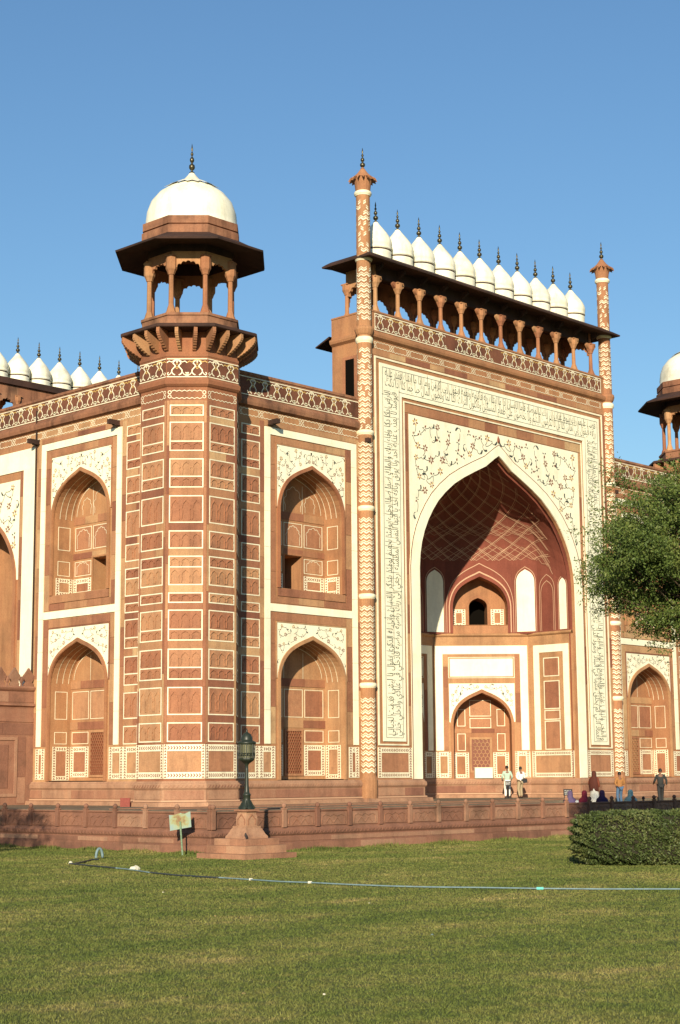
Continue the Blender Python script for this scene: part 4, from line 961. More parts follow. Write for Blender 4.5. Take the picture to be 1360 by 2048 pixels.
# upper stage: painted plaster, chamfered plan
k0 = 0.0
P1 = [(-6.46, .2), (-6.46, 2.50), (-5.93, 3.75), (-3.24, 6.44), (-1.99, 6.97), (1.99, 6.97), (3.24, 6.44), (5.93, 3.75), (6.46, 2.50), (6.46, .2)]
ZU = 10.3
up_ = MB(); wn = MB(); lnm = MB(); nv = MB()
for i in range(len(P1)-1):
    p, q = np.array(P1[i]), np.array(P1[i+1]); L = np.hypot(*(q-p)); U = (q-p)/L; F = frame((p[0], p[1], 0), tuple(U), (U[1], -U[0]))
    if i in (2, 4, 6):                                  # large arched balcony niches
        c = L/2; a_ = 1.55; crv = arch(c, a_, 9.55, 11.25); spandrel(up_, F, crv, 0, L, 8.0, 12.2, 0)
        D = 1.1; cv_ = [(c-a_, 8.0)]+crv+[(c+a_, 8.0)]; al = MB()
        for j in range(len(cv_)-1): al.quad(F(*cv_[j], 0), F(*cv_[j+1], 0), F(*cv_[j+1], -D), F(*cv_[j], -D))
        dcv = [(c-.52, 8.5)]+arch(c, .52, 9.65, 10.15)+[(c+.52, 8.5)]; xs_ = [p[0] for p in dcv[1:-1]]; zs_ = [p[1] for p in dcv[1:-1]]; cx2 = [p[0] for p in crv]; cz2 = [p[1] for p in crv]
        gx = sorted(set([c-a_, c+a_]+cx2+xs_))
        for xa, xb in zip(gx, gx[1:]):
            m_ = (xa+xb)/2; lo = (lambda x: float(np.interp(x, xs_, zs_))) if abs(m_-c) < .52 else (lambda x: 8.0)
            al.quad(F(xa, lo(xa), -D), F(xb, lo(xb), -D), F(xb, float(np.interp(xb, cx2, cz2)), -D), F(xa, float(np.interp(xa, cx2, cz2)), -D))
        for j in range(len(dcv)-1): al.quad(F(*dcv[j], -D), F(*dcv[j+1], -D), F(*dcv[j+1], -D-1.5), F(*dcv[j], -D-1.5))
        al.quad(F(c-a_, 8.5, .1), F(c+a_, 8.5, .1), F(c+a_, 8.5, -D), F(c-a_, 8.5, -D))
        alo = al.build('balcony_niche', 'sand', portal)
        m = MB(); m.box(F, c-a_, c+a_, 8.02, 8.52, -.1, .06); m.build('balcony_rail', 'slab', alo)
        Fb = frame(F(0, 0, -D), F.U[:2], F.N[:2])
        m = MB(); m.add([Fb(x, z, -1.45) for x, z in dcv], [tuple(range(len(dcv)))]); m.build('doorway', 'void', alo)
        m = MB(); arch_band(m, Fb, c, .52, .66, 9.65, 10.15, 10.34, 8.52, .06, th=.06); m.build('door_frame', 'sand', alo)
        m = MB(); dado(m, Fb, c-1.45, c-.72, 8.52, 9.5, .2, .02); dado(m, Fb, c+.72, c+1.45, 8.52, 9.5, .2, .02); m.build('chevron_border', ['inlay', 'brown'], alo, kind='stuff')
        m = MB(); arch_band(m, F, c, a_+.14, a_+.20, 9.55, 11.45, 11.54, 8.1, .03, th=.03); arch_band(m, F, c, a_+.30, a_+.33, 9.7, 11.95, 12.0, 8.1, .02, th=.02); m.build('inlay_border', 'line', alo)
        m = MB(); arch_band(m, F, c, a_-.02, a_+.10, 9.55, 11.23, 11.4, 8.06, .09, th=.09); m.build('arch_moulding', 'red', alo)
    else:
        up_.quad(F(0, 8.0), F(L, 8.0), F(L, 12.2), F(0, 12.2))
        if i in (1, 3, 5, 7):                           # white arched blind windows
            c = L/2; a_ = .52; cv_ = [(c-a_, 8.12)]+arch(c, a_, 10.9, 11.6)+[(c+a_, 8.12)]
            wn_ = MB(); wn_.add([F(x, z, .02) for x, z in cv_], [tuple(range(len(cv_)))]); wn_.build('blind_window', 'marble', portal)
            arch_band(lnm, F, c, a_+.06, a_+.09, 10.9, 11.72, 11.76, 8.1, .02)
        else:
            s_ = 1 if i == 8 else -1
            c = .66 if i == 8 else L-.66
            arch_band(lnm, F, c, .50, .53, 10.4, 11.2, 11.24, 8.1, .02)
            arch_band(lnm, F, c, .40, .43, 10.2, 10.85, 10.89, 8.1, .02)
            c = 1.72 if i == 8 else L-1.72; a_ = .24; cv_ = [(c-a_, 8.12)]+arch(c, a_, 10.5, 10.95)+[(c+a_, 8.12)]
            wn_ = MB(); wn_.add([F(x, z, .02) for x, z in cv_], [tuple(range(len(cv_)))]); wn_.build('blind_window', 'marble', portal)
            arch_band(lnm, F, c, a_+.05, a_+.08, 10.5, 11.05, 11.09, 8.1, .02)
up_.build('portal_upper_recess', 'red', portal)
# vault
AH = np.array([p for p in PA]); 
def half_w(z):
    t = (z-SZ)/(AZ+.0-SZ); return float(np.interp(t, [p[1] for p in PA][::-1], [p[0] for p in PA][::-1]))
# plan curve, smoothed, parameter 0..1 from left jamb round the back to the right jamb
PV = np.array([(-6.46, .2), (-6.46, 1.3), (-6.44, 2.50), (-5.93, 3.80), (-4.6, 5.1), (-3.24, 6.44), (-1.99, 6.95), (0, 7.0), (1.99, 6.95), (3.24, 6.44), (4.6, 5.1), (5.93, 3.80), (6.44, 2.50), (6.46, 1.3), (6.46, .2)])
sl = np.concatenate([[0], np.cumsum(np.hypot(*np.diff(PV, axis=0).T))]); sl /= sl[-1]
def vault(s_, h):
    """s_ round the plan 0..1, h height 0..1 from springing to apex"""
    y0_ = float(np.interp(s_, sl, PV[:, 1])); b_ = min(1, max(0, (y0_-.2)/2.6)); b_ = b_*b_*(3-2*b_); z0_ = SZ+1.75*b_
    z = z0_+h*(AZ+.12-z0_); k = float(np.interp(h, [p[1] for p in PA][::-1], [p[0] for p in PA][::-1]))
    x = float(np.interp(s_, sl, PV[:, 0])); y = float(np.interp(s_, sl, PV[:, 1]))
    # a taller, fuller back: depth shrinks more slowly than width
    ky = .40+.60*k
    return np.array((x*k*1.003, .2+(y-.2)*ky, z))
vm = MB(); ns, nh = 48, 26
hs = [0.0]+[1-(1-i/nh)**1.25 for i in range(1, nh+1)]
gr = [[tuple(vault(i/ns, h)) for i in range(ns+1)] for h in hs]
for j in range(nh):
    for i in range(ns): vm.add([gr[j][i], gr[j][i+1], gr[j+1][i+1], gr[j+1][i]], [(0, 1, 2, 3)])
vo = vm.build('vault', 'red', portal, smooth=True)
def vline(mb, pts, wd=.05, off=.05, mi=0):
    cen = np.array((0, 1.6, 11.0)); P = [vault(s_, min(h, .985)) for s_, h in pts]; b = len(mb.v); n = len(P); Lf, Rt = [], []
    for i in range(n):
        t = P[min(i+1, n-1)]-P[max(i-1, 0)]; t /= (np.linalg.norm(t)+1e-9); nn = cen-P[i]; nn /= np.linalg.norm(nn); sd_ = np.cross(t, nn); sd_ /= (np.linalg.norm(sd_)+1e-9)
        q = P[i]+nn*off; Lf.append(tuple(q+sd_*wd/2)); Rt.append(tuple(q-sd_*wd/2))
    mb.v.extend(Lf+Rt)
    for i in range(n-1): mb.f.append((b+i, b+i+1, b+n+i+1, b+n+i)); mb.m.append(mi)
# net of intersecting ribs, starting above the drum of niches
def hcut(s_):  # lower limit of the net
    return 0.10
K = 18
for dr_ in (1, -1):
    for i in range(-K, 2*K):
        pts = []
        for t in np.linspace(0, 1, 24):
            h = .02+t*.96; s_ = (i+.0)/K+dr_*(t**1.15)*.36
            if 0.05 <= s_ <= .95: pts.append((s_, h))
            elif len(pts) > 1: break
        if len(pts) > 2:
            vline(lnm, pts, .030, .05); vline(lnm, [(s_+.006, h) for s_, h in pts if s_+.006 <= .95], .014, .045)
K2 = 34
for dr_ in (1, -1):                                     # finer net in the lowest cells
    for i in range(-3, K2+3):
        for h0_, h1_, wd_ in ((.02, .17, .018), (.30, .40, .014)):
            pts = [(i/K2+dr_*(t*.055), h0_+t*(h1_-h0_)) for t in np.linspace(0, 1, 6)]
            pts = [p for p in pts if .06 < p[0] < .94]
            if len(pts) > 2: vline(lnm, pts, wd_*1.2, .045)
lnm.build('painted_net', 'line', vo)
# back of everything, closes the volume
b = MB(); b.quad((-CX, WY, -1), (-CX, 33.6, -1), (-CX, 33.6, 17.3), (-CX, WY, 17.3)); b.quad((CX, 33.6, -1), (-CX, 33.6, -1), (-CX, 33.6, 17.3), (CX, 33.6, 17.3)); b.build('rear_wall', 'sand', G)

# ------------------------------------------------------------------ terrace
TZ = -0.97; WX, WYY = -28.23, -9.2
t = MB(); FA = frame((0, 0, 0), (1, 0), (0, 1)); t.box(FA, WX+.02, 70, -2.6, TZ, -4.8, 60); t.box(FA, WX+.02, -7.5, -2.6, TZ, WYY+.02, -4.802); t.box(FA, -7.498, 70, -2.6, -1.28, -6.2, -4.802); t.box(FA, -7.498, 70, -2.6, -1.58, WYY+.02, -6.202); terrace = t.build('terrace', 'paving'); tag(terrace, kind='structure')
# low step with ribbed edge in front of the portal
Fg = frame((0, WYY, 0), (1, 0), (0, -1))
tw_ = tag(empty('terrace_wall', (WX, WYY, -2.5)), 'low carved sandstone retaining wall with small posts between the lawn and the gateway terrace', 'wall')
FWf = frame((WX, WYY, 0), (1, 0), (0, -1)); FWl = frame((WX, WYY, 0), (0, 1), (-1, 0))
b = MB(); pth = [(WX, 40), (WX, WYY), (60, WYY)]
b.sweep([(-.22, -1.04), (-.22, -.99), (.05, -.99), (.06, -1.04), (.02, -1.07), (.02, -1.60), (.07, -1.62), (.09, -1.68), (.13, -1.72), (.13, -1.84), (.08, -1.90), (.10, -2.12), (.14, -2.14), (.14, -2.7)], pth)
b.sweep([(-.22, -.99), (-.22, -1.1)], pth)
b.build('wall_body', 'wall', tw_)
LPF = 1.72
def post_fn(b_):
    b_.box(LF, -.085, .085, -1.60, -.93, 0, .11); b_.box(LF, -.10, .10, -.96, -.92, -.02, .12)
    for i_ in range(1): b_.lathe([(.05, -.92), (.085, -.87), (.095, -.82), (.07, -.77), (.02, -.735)], 8, c=(0, -.05))
def wpanel_fn(b_, w_):
    b_.box(LF, -w_/2, w_/2, -1.56, -1.10, 0, .035)
    cvv = [(-w_*.42, -1.5), (-w_*.40, -1.25), (-w_*.28, -1.17), (-w_*.12, -1.24), (0, -1.16), (w_*.12, -1.24), (w_*.28, -1.17), (w_*.40, -1.25), (w_*.42, -1.5)]
    b_.ribbon(LF, cvv, .035, .060, th=.03); b_.ribbon(LF, [(-w_*.28, -1.5), (-w_*.14, -1.30), (0, -1.5), (w_*.14, -1.30), (w_*.28, -1.5)], .03, .055, th=.03)
def wall_run(F, n, L, n0=0):
    for i in range(n0, n):
        inst('post', 'post', post_fn, 'wall', tw_, mat_at(F, i*L, 0, .02))
        inst('carved_panel', ('wp', L), lambda b_: wpanel_fn(b_, L-.24), 'wall', tw_, mat_at(F, (i+.5)*L, 0, .02))
wall_run(FWf, 34, LPF); wall_run(FWl, 13, 1.74, 0)
cm = MB()
for F, L in ((FWf, 45), (FWl, 20)):
    n = int(L/.2)
    for k_ in range(n): u = L*(k_+.5)/n; cm.ribbon(F, [(u-.06, -1.83), (u-.02, -1.75), (u+.03, -1.80), (u+.07, -1.73)], .035, .155, th=.03)
cm.build('leaf_moulding', 'wall', tw_, kind='stuff')
strip(FWf, .12, 40, -2.10, -1.93, 2.2, .115, tw_, 'wall_stone', 'wall'); strip(FWl, .12, 20, -2.10, -1.93, 2.2, .115, tw_, 'wall_stone', 'wall')
strip(FWf, .16, 40, -2.6, -2.16, 1.9, .165, tw_, 'base_stone', 'wall'); strip(FWl, .16, 20, -2.6, -2.16, 1.9, .165, tw_, 'base_stone', 'wall')

# ribbed kerb lines of the terrace paving
kb = MB(); Fk = frame((0, 0, 0), (1, 0), (0, -1))
for y_, x_ in ((2.6, 30), (4.5, 30), (7.6, -7.6)): kb.box(Fk, -27.5, x_, TZ+.003, TZ+.03, y_, y_+.25)
kb.build('kerb_strip', 'plinth'); tag(bpy.data.objects['kerb_strip'], kind='structure')

# ---- side wall with cresting, at the left
cw = tag(empty('enclosure_wall', (-24, 11.6, -.95)), 'red sandstone enclosure wall with a pointed leaf cresting, at the left of the gateway', 'wall')
Fe = frame((CX-.01, 11.0, 0), (-1, 0), (0, -1))
b = MB(); b.sweep([(-.8, 4.36), (-.8, 4.44), (.10, 4.44), (.14, 4.36), (.10, 4.28), (.04, 4.22), (0, 4.20), (0, 3.66), (.12, 3.62), (.14, 3.54), (.02, 3.48), (0, 3.4), (0, 3.0), (.04, 2.98), (.04, 2.8), (0, 2.78), (0, -1.0)], [(-60, 11.0), (CX-.01, 11.0)]); b.build('wall_body', 'wall', cw)
for i in range(14):
    def mer(b_):
        h_ = [(-.22, 0), (-.26, .12), (-.16, .20), (-.27, .34), (-.30, .48), (-.16, .64), (0, .86), (.16, .64), (.30, .48), (.27, .34), (.16, .20), (.26, .12), (.22, 0)]
        A = [(x, -.06, z) for x, z in h_]; B = [(x, .06, z) for x, z in h_]; m_ = len(h_)
        b_.add(A+B, [tuple(range(m_)), tuple(range(m_, 2*m_))]+[(k_, (k_+1) % m_, m_+(k_+1) % m_, m_+k_) for k_ in range(m_)])
    inst('merlon', 'mer', mer, 'wall', cw, mat_at(Fe, .28+i*.78, 4.44, -.1))
    if i < 13: inst('small_merlon', 'smer', lambda b_: b_.lathe([(.07, 0), (.05, .12), (.10, .22), (.12, .32), (.03, .46)], 6), 'wall', cw, mat_at(Fe, .67+i*.78, 4.44, -.1))
for i in range(3):
    u0 = .9+i*2.9; m = MB(); rect_frame(m, Fe, u0, u0+2.3, -.6, 2.1, .14, .05, th=.05); m.build('panel_frame', 'wall', cw)
    m = MB(); m.box(Fe, u0+.5, u0+1.8, -.2, 1.75, 0, .03); m.build('panel', 'wall', cw)
strip(Fe, 0, 12, 2.2, 2.74, 1.7, .02, cw, 'wall_stone', 'wall'); strip(Fe, 0, 12, 3.70, 4.18, 1.5, .02, cw, 'wall_stone', 'wall')
for i in range(3):
    u0 = .9+i*2.9; strip(Fe, u0-.48, u0-.04, -.9, 2.15, 1.1, .02, cw, 'wall_stone', 'wall')

# ------------------------------------------------------------------ lawn
LZ = -2.45
def grass_mat(name, blade=False):
    m, n, b = newmat(name); L = n.links; geo = N(n, 'ShaderNodeNewGeometry')
    n1 = N(n, 'ShaderNodeTexNoise', i_Scale=0.22, i_Detail=5.0, i_Roughness=0.6); n2 = N(n, 'ShaderNodeTexNoise', i_Scale=2.2, i_Detail=6.0, i_Roughness=0.75)
    mp = N(n, 'ShaderNodeMapping'); mp.inputs['Rotation'].default_value = (0, 0, rad(40)); mp.inputs['Scale'].default_value = (1.0, 1.6, 0.05)
    L.new(geo.outputs['Position'], mp.inputs[0]); L.new(mp.outputs[0], n1.inputs['Vector']); L.new(geo.outputs['Position'], n2.inputs['Vector'])
    ad = N(n, 'ShaderNodeMath', operation='MULTIPLY_ADD'); ad.inputs[1].default_value = 0.45; L.new(n2.outputs[0], ad.inputs[0])
    s = N(n, 'ShaderNodeMath', operation='MULTIPLY'); s.inputs[1].default_value = 0.55; L.new(n1.outputs[0], s.inputs[0]); L.new(s.outputs[0], ad.inputs[2])
    if blade:
        r = ramp(n, [(0.34, (0.068, 0.100, 0.024)), (0.46, (0.108, 0.135, 0.034)), (0.55, (0.16, 0.165, 0.050)), (0.66, (0.28, 0.23, 0.095))])
    else: r = ramp(n, [(0.34, (0.058, 0.082, 0.020)), (0.46, (0.092, 0.108, 0.030)), (0.55, (0.135, 0.135, 0.043)), (0.66, (0.23, 0.185, 0.08))])
    L.new(ad.outputs[0], r.inputs[0]); L.new(r.outputs[0], b.inputs['Base Color']); b.inputs['Roughness'].default_value = .8; b.inputs['Specular IOR Level'].default_value = .15
    if blade:
        oi = N(n, 'ShaderNodeMixRGB', blend_type='MULTIPLY'); oi.inputs[0].default_value = 1
        vv = N(n, 'ShaderNodeTexNoise', i_Scale=35.0, i_Detail=1.0); L.new(geo.outputs['Position'], vv.inputs['Vector'])
        rr = ramp(n, [(0.3, (.6, .6, .6)), (0.7, (1.5, 1.45, 1.3))]); L.new(vv.outputs[0], rr.inputs[0]); L.new(r.outputs[0], oi.inputs[1]); L.new(rr.outputs[0], oi.inputs[2]); L.new(oi.outputs[0], b.inputs['Base Color'])
    return m
MAT['lawn'] = grass_mat('lawn_ground'); MAT['blade'] = grass_mat('grass_blade', True)
b = MB(); b.add([(-1500, -1500, LZ), (1500, -1500, LZ), (1500, 1500, LZ), (-1500, 1500, LZ)], [(0, 1, 2, 3)]); tag(b.build('lawn', 'lawn'), kind='structure')
def tri_mesh(name, V, mat, nper=3):
    """V: (n*nper, 3) array of separate triangles or quads"""
    me = bpy.data.meshes.new(name); n = len(V); me.vertices.add(n); me.vertices.foreach_set('co', np.ascontiguousarray(V, dtype=np.float32).ravel())
    me.loops.add(n); me.loops.foreach_set('vertex_index', np.arange(n, dtype=np.int32)); k = n//nper
    me.polygons.add(k); me.polygons.foreach_set('loop_start', np.arange(0, n, nper, dtype=np.int32))
    try: me.polygons.foreach_set('loop_total', np.full(k, nper, dtype=np.int32))
    except Exception: pass
    me.materials.append(MAT[mat]); me.update(calc_edges=True); me.validate(); return me
def grass():
    cam_p = np.array((-66.937, -52.36)); n = 640000
    r = 15+62*rng.random(n)**1.45; th = np.radians(46.15+rng.uniform(-13, 13, n))
    x = cam_p[0]+np.sin(th)*r; y = cam_p[1]+np.cos(th)*r
    keep = ((x < WX-.15) | (y < WYY-.15)) & ~((abs(x+28.95) < 1.1) & (abs(y+11.75) < 1.1)); x, y, r = x[keep], y[keep], r[keep]; n = len(x)
    h = rng.uniform(.010, .032, n)*(1+(rng.random(n) < .04)*1.0); wd = rng.uniform(.006, .011, n)*(r/22); a_ = rng.uniform(0, 6.28, n)
    ln_ = rng.normal(0, .022, (n, 2)); cx_, sx_ = np.cos(a_)*wd, np.sin(a_)*wd
    V = np.empty((n, 3, 3)); V[:, 0] = np.stack([x-cx_, y-sx_, np.full(n, LZ-.005)], 1); V[:, 1] = np.stack([x+cx_, y+sx_, np.full(n, LZ-.005)], 1); V[:, 2] = np.stack([x+ln_[:, 0], y+ln_[:, 1], LZ+h], 1)
    o = bpy.data.objects.new('grass', tri_mesh('grass', V.reshape(-1, 3), 'blade')); link(o); tag(o, 'short mown lawn grass, green with dry yellowish streaks', 'grass', kind='stuff')
    # taller tufts along the foot of the wall
    n = 9000; t_ = rng.uniform(0, 1, n); on = rng.random(n) < .68
    x = np.where(on, WX+t_*40, WX-.15-rng.random(n)*.15); y = np.where(on, WYY-.17-rng.random(n)*.15, WYY+t_*14)
    h = rng.uniform(.05, .16, n)*(0.4+0.9*(np.sin(x*1.7+y*2.3)*.5+.5)); wd = rng.uniform(.012, .022, n); a_ = rng.uniform(0, 6.28, n); ln_ = rng.normal(0, .03, (n, 2))
    V = np.empty((n, 3, 3)); V[:, 0] = np.stack([x-np.cos(a_)*wd, y-np.sin(a_)*wd, np.full(n, LZ)], 1); V[:, 1] = np.stack([x+np.cos(a_)*wd, y+np.sin(a_)*wd, np.full(n, LZ)], 1); V[:, 2] = np.stack([x+ln_[:, 0], y+ln_[:, 1], LZ+h], 1)
    o = bpy.data.objects.new('grass_tuft', tri_mesh('grass_tuft', V.reshape(-1, 3), 'blade')); link(o); tag(o, 'taller uncut grass growing along the foot of the terrace wall', 'grass', kind='stuff')
grass()

# ------------------------------------------------------------------ foliage
def leaf_mat(name, c0, c1, c2):
    m, n, b = newmat(name); L = n.links; geo = N(n, 'ShaderNodeNewGeometry')
    n1 = N(n, 'ShaderNodeTexNoise', i_Scale=1.1, i_Detail=3.0); n2 = N(n, 'ShaderNodeTexNoise', i_Scale=14.0, i_Detail=2.0)
    L.new(geo.outputs['Position'], n1.inputs['Vector']); L.new(geo.outputs['Position'], n2.inputs['Vector'])
    ad = N(n, 'ShaderNodeMath', operation='ADD'); L.new(n1.outputs[0], ad.inputs[0]); L.new(n2.outputs[0], ad.inputs[1]); dv = N(n, 'ShaderNodeMath', operation='MULTIPLY'); dv.inputs[1].default_value = .5; L.new(ad.outputs[0], dv.inputs[0])
    r = ramp(n, [(0.36, c0), (0.5, c1), (0.64, c2)]); L.new(dv.outputs[0], r.inputs[0]); L.new(r.outputs[0], b.inputs['Base Color'])
    b.inputs['Roughness'].default_value = .55; b.inputs['Specular IOR Level'].default_value = .25
    b.inputs['Subsurface Weight'].default_value = 0.0
    return m
MAT['leaf'] = leaf_mat('acacia_leaf', (0.045, 0.075, 0.016), (0.085, 0.125, 0.026), (0.16, 0.18, 0.045))
MAT['hleaf'] = leaf_mat('hedge_leaf', (0.036, 0.055, 0.014), (0.07, 0.095, 0.026), (0.13, 0.135, 0.045))
MAT['hcore'] = plain('hedge_twigs', (0.025, 0.022, 0.012), .9, noise=.5, nscale=12)
def leaf_quads(P, size, flat=0.0):
    n = len(P); d1 = rng.normal(size=(n, 3)); d1 /= np.linalg.norm(d1, axis=1)[:, None]; d2 = rng.normal(size=(n, 3)); d2 -= d1*(d1*d2).sum(1)[:, None]; d2 /= np.linalg.norm(d2, axis=1)[:, None]
    s = size*rng.uniform(.6, 1.3, n)[:, None]; V = np.empty((n, 4, 3)); V[:, 0] = P-d1*s; V[:, 1] = P+d2*s*.42; V[:, 2] = P+d1*s; V[:, 3] = P-d2*s*.42
    return V.reshape(-1, 3)
def tree(name, base, H, crown_c, crown_r, nleaf, lsize, label, cat='tree', seed=3, ncl=120, droop=0.0):
    R = np.random.default_rng(seed); root = tag(empty(name, base), label, cat)
    tr = MB(); b0 = Vector(base); cc = Vector(crown_c); top = Vector((base[0]*.6+cc.x*.4, base[1]*.6+cc.y*.4, cc.z-crown_r[2]*.75))
    tr.tube([b0, b0.lerp(top, .4)+Vector((.12, .05, 0)), b0.lerp(top, .8)+Vector((-.06, .1, 0)), top], [.24, .19, .16, .13], 10); tr.build('trunk', 'bark', root)
    cl = []
    while len(cl) < ncl:
        p = R.uniform(-1, 1, 3)
        rr = np.linalg.norm(p)
        if rr > 1 or rr < .35: continue
        bump = .78+.22*math.sin(p[0]*5+seed)*math.cos(p[1]*4+p[2]*5)
        if rr > bump+.12: continue
        cl.append(np.array(crown_c)+p*np.array(crown_r))
    lm = MB()
    for i, c in enumerate(cl):
        if i % 3 == 0:
            v = Vector(c); m_ = top.lerp(v, .5)+Vector(R.normal(0, .2, 3)); lm.tube([top, top.lerp(m_, .5), m_, m_.lerp(v, .7), v], [.07, .05, .035, .02, .008], 5)
    lm.build('limb', 'bark', root, kind='stuff')
    per = nleaf//ncl; P = []
    for c in cl:
        rad_ = R.uniform(.28, .62)*min(crown_r)*.36+.12
        # sprays: short twigs with leaflets along them
        nt_ = 14
        for _ in range(nt_):
            d_ = R.normal(size=3); d_[2] = abs(d_[2])*.6-.25-droop; d_ /= np.linalg.norm(d_); L = rad_*R.uniform(.8, 2.0)
            t = R.random(per//nt_)**.6; q = c+d_*L*t[:, None]+R.normal(0, .055+.05*rad_, (len(t), 3)); q[:, 2] -= .12*t*t*L; P.append(q)
    P = np.concatenate(P); V = leaf_quads(P, lsize)
    o = bpy.data.objects.new('crown', tri_mesh('crown', V, 'leaf', 4)); link(o, root); o['kind'] = 'stuff'
    return root
def ray(px, py, D):
    """a point of the place seen at this spot of the photograph, D metres along the view (used once, to find where things stand)"""
    f = 3286.8; v = fw+r2*((px-668)/f)-u2*((py-1034.8)/f); return Vector((-66.937, -52.3595, .1239))+v*D
tc_ = tuple(ray(1394, 1116, 50))
tree('acacia_tree', (tc_[0]+1.4, tc_[1]-1.6, LZ), 9, (tc_[0], tc_[1], tc_[2]+.15), (3.45, 3.45, 3.05), 170000, .048, 'feathery green acacia tree reaching in from the right beside the portal', seed=4, ncl=300)
tree('shade_tree', (-46.6, -11.3, LZ), 9, (-46.0, -10.8, 5.0), (2.0, 2.0, 1.8), 7000, .06, 'leafy tree at the far left that shades the wall foot and the lawn', seed=9, ncl=50)

def hedge():
    root = tag(empty('clipped_hedge', (-25.3, -25.0, LZ)), 'thick clipped green hedge block on the lawn, in front of the terrace wall', 'hedge')
    o_ = np.array((-26.90, -23.81)); U = np.array((.70, -.714)); Nn = np.array((.714, .70)); Lh, Dh, Hh = 4.6, 2.4, 1.55
    def surf(n):
        # rounded block: points on a superellipsoid
        p = rng.normal(size=(n, 3)); p /= (np.abs(p)**4.5).sum(1)[:, None]**(1/4.5); return p
    core = MB(); g = []
    for j in range(13):
        row = []
        for i in range(24):
            t, q = 2*math.pi*i/24, math.pi*j/12; v = np.array((math.cos(t)*math.sin(q), math.sin(t)*math.sin(q), math.cos(q))); v /= (np.abs(v)**5).sum()**(1/5)
            v = v*.93; p = o_+U*(Lh/2+v[0]*Lh/2)+Nn*(Dh/2+v[1]*Dh/2); row.append((p[0], p[1], LZ+Hh/2+v[2]*Hh/2))
        g.append(row)
    for j in range(12):
        for i in range(24): core.add([g[j][i], g[j][(i+1) % 24], g[j+1][(i+1) % 24], g[j+1][i]], [(0, 1, 2, 3)])
    core.build('twig_mass', 'hcore', root)
    v = surf(36000)*(1-np.abs(rng.normal(0, .035, 36000)))[:, None]*(1+.035*np.sin(rng.random(36000)*6))[:, None]
    lump = 1+.035*np.sin(v[:, 0]*9+v[:, 2]*5)*np.cos(v[:, 1]*7+v[:, 0]*4)+.03*np.sin(v[:, 0]*23+v[:, 2]*19); v = v*lump[:, None]
    xy = o_+U*(Lh/2+v[:, 0:1]*Lh/2)+Nn*(Dh/2+v[:, 1:2]*Dh/2); P = np.concatenate([xy, (LZ+Hh/2+v[:, 2:3]*Hh/2)], 1); P = P[P[:, 2] > LZ]
    o = bpy.data.objects.new('foliage', tri_mesh('foliage', leaf_quads(P, .05), 'hleaf', 4)); link(o, root); o['kind'] = 'stuff'
hedge()

# ------------------------------------------------------------------ lamp on its pedestal
LX, LY = -28.95, -11.75
T = Matrix.Translation((LX, LY, LZ))
pd = tag(empty('lamp_pedestal', (LX, LY, LZ)), 'stepped square sandstone pedestal under the green lamp post, standing on the lawn', 'pedestal')
MAT['ped'] = stone('pedestal_sandstone', [(0.1, (0.27, 0.13, 0.078)), (0.5, (0.37, 0.19, 0.115)), (0.9, (0.45, 0.27, 0.165))], varia=.5, scale=3)
def sq(b, prof):
    for (w0, z0), (w1, z1) in zip(prof, prof[1:]):
        A = [(-w0, -w0, z0), (w0, -w0, z0), (w0, w0, z0), (-w0, w0, z0)]; B = [(-w1, -w1, z1), (w1, -w1, z1), (w1, w1, z1), (-w1, w1, z1)]
        b.add(A+B, [(i, (i+1) % 4, 4+(i+1) % 4, 4+i) for i in range(4)])
    w_, z_ = prof[-1]; b.add([(-w_, -w_, z_), (w_, -w_, z_), (w_, w_, z_), (-w_, w_, z_)], [(0, 1, 2, 3)])
for nm, z0, z1, w_ in (('step', -.05, .17, 1.17), ('step', .17, .42, .93), ('step', .42, .64, .76)):
    for sx in (-1, 1):
        for sy in (-1, 1):   # four stones to a course
            b = MB(); x0, x1 = sorted((sx*.006, sx*w_)); y0, y1 = sorted((sy*.006, sy*w_)); b.box(frame((0, 0, 0), (1, 0), (0, 1)), x0, x1, z0+.004, z1, y0, y1); b.build(nm, 'ped', pd, T)
b = MB(); sq(b, [(.50, .64), (.50, .70), (.44, .78), (.36, .95), (.33, .98), (.33, 1.04)]); b.build('base_block', 'ped', pd, T)
b = MB(); sq(b, [(.24, 1.04), (.25, 1.30), (.22, 1.42), (.22, 1.50)]); sh = b.build('shaft', 'ped', pd, T)
b = MB()
for ang in range(4):
    for k_ in (-1, 1): pass
    F = frame((.245*math.cos(ang*math.pi/2), .245*math.sin(ang*math.pi/2), 0), (-math.sin(ang*math.pi/2), math.cos(ang*math.pi/2)), (math.cos(ang*math.pi/2), math.sin(ang*math.pi/2)))
    b.ribbon(F, [(-.16, 1.08), (-.17, 1.25), (-.08, 1.34), (0, 1.42), (.08, 1.34), (.17, 1.25), (.16, 1.08)], .035, .02, th=.03)
b.build('carving', 'ped', sh, T)
b = MB(); sq(b, [(.25, 1.50), (.30, 1.52), (.30, 1.57), (.26, 1.58)]); b.build('cap', 'ped', pd, T)
TL = Matrix.Translation((LX, LY, LZ+1.58))
lp = tag(empty('lamp_post', (LX, LY, LZ+1.58)), 'dark green iron lamp post with domed octagonal lantern, standing on the stone pedestal', 'lamp')
b = MB(); b.lathe([(.24, 0), (.24, .04), (.19, .10), (.15, .20), (.125, .30), (.12, .44), (.135, .46), (.135, .50), (.10, .53), (.085, .60), (.065, .8), (.055, 1.30), (.05, 1.44)], 16); b.build('post', 'lamp', lp, TL, smooth=True)
for i in range(4):
    b = MB(); t_ = math.pi/4+i*math.pi/2; b.tube([(.12*math.cos(t_), .12*math.sin(t_), .30), (.19*math.cos(t_), .19*math.sin(t_), .14), (.27*math.cos(t_), .27*math.sin(t_), .02)], [.02, .035, .045], 6); b.build('foot_scroll', 'lamp', lp, TL)
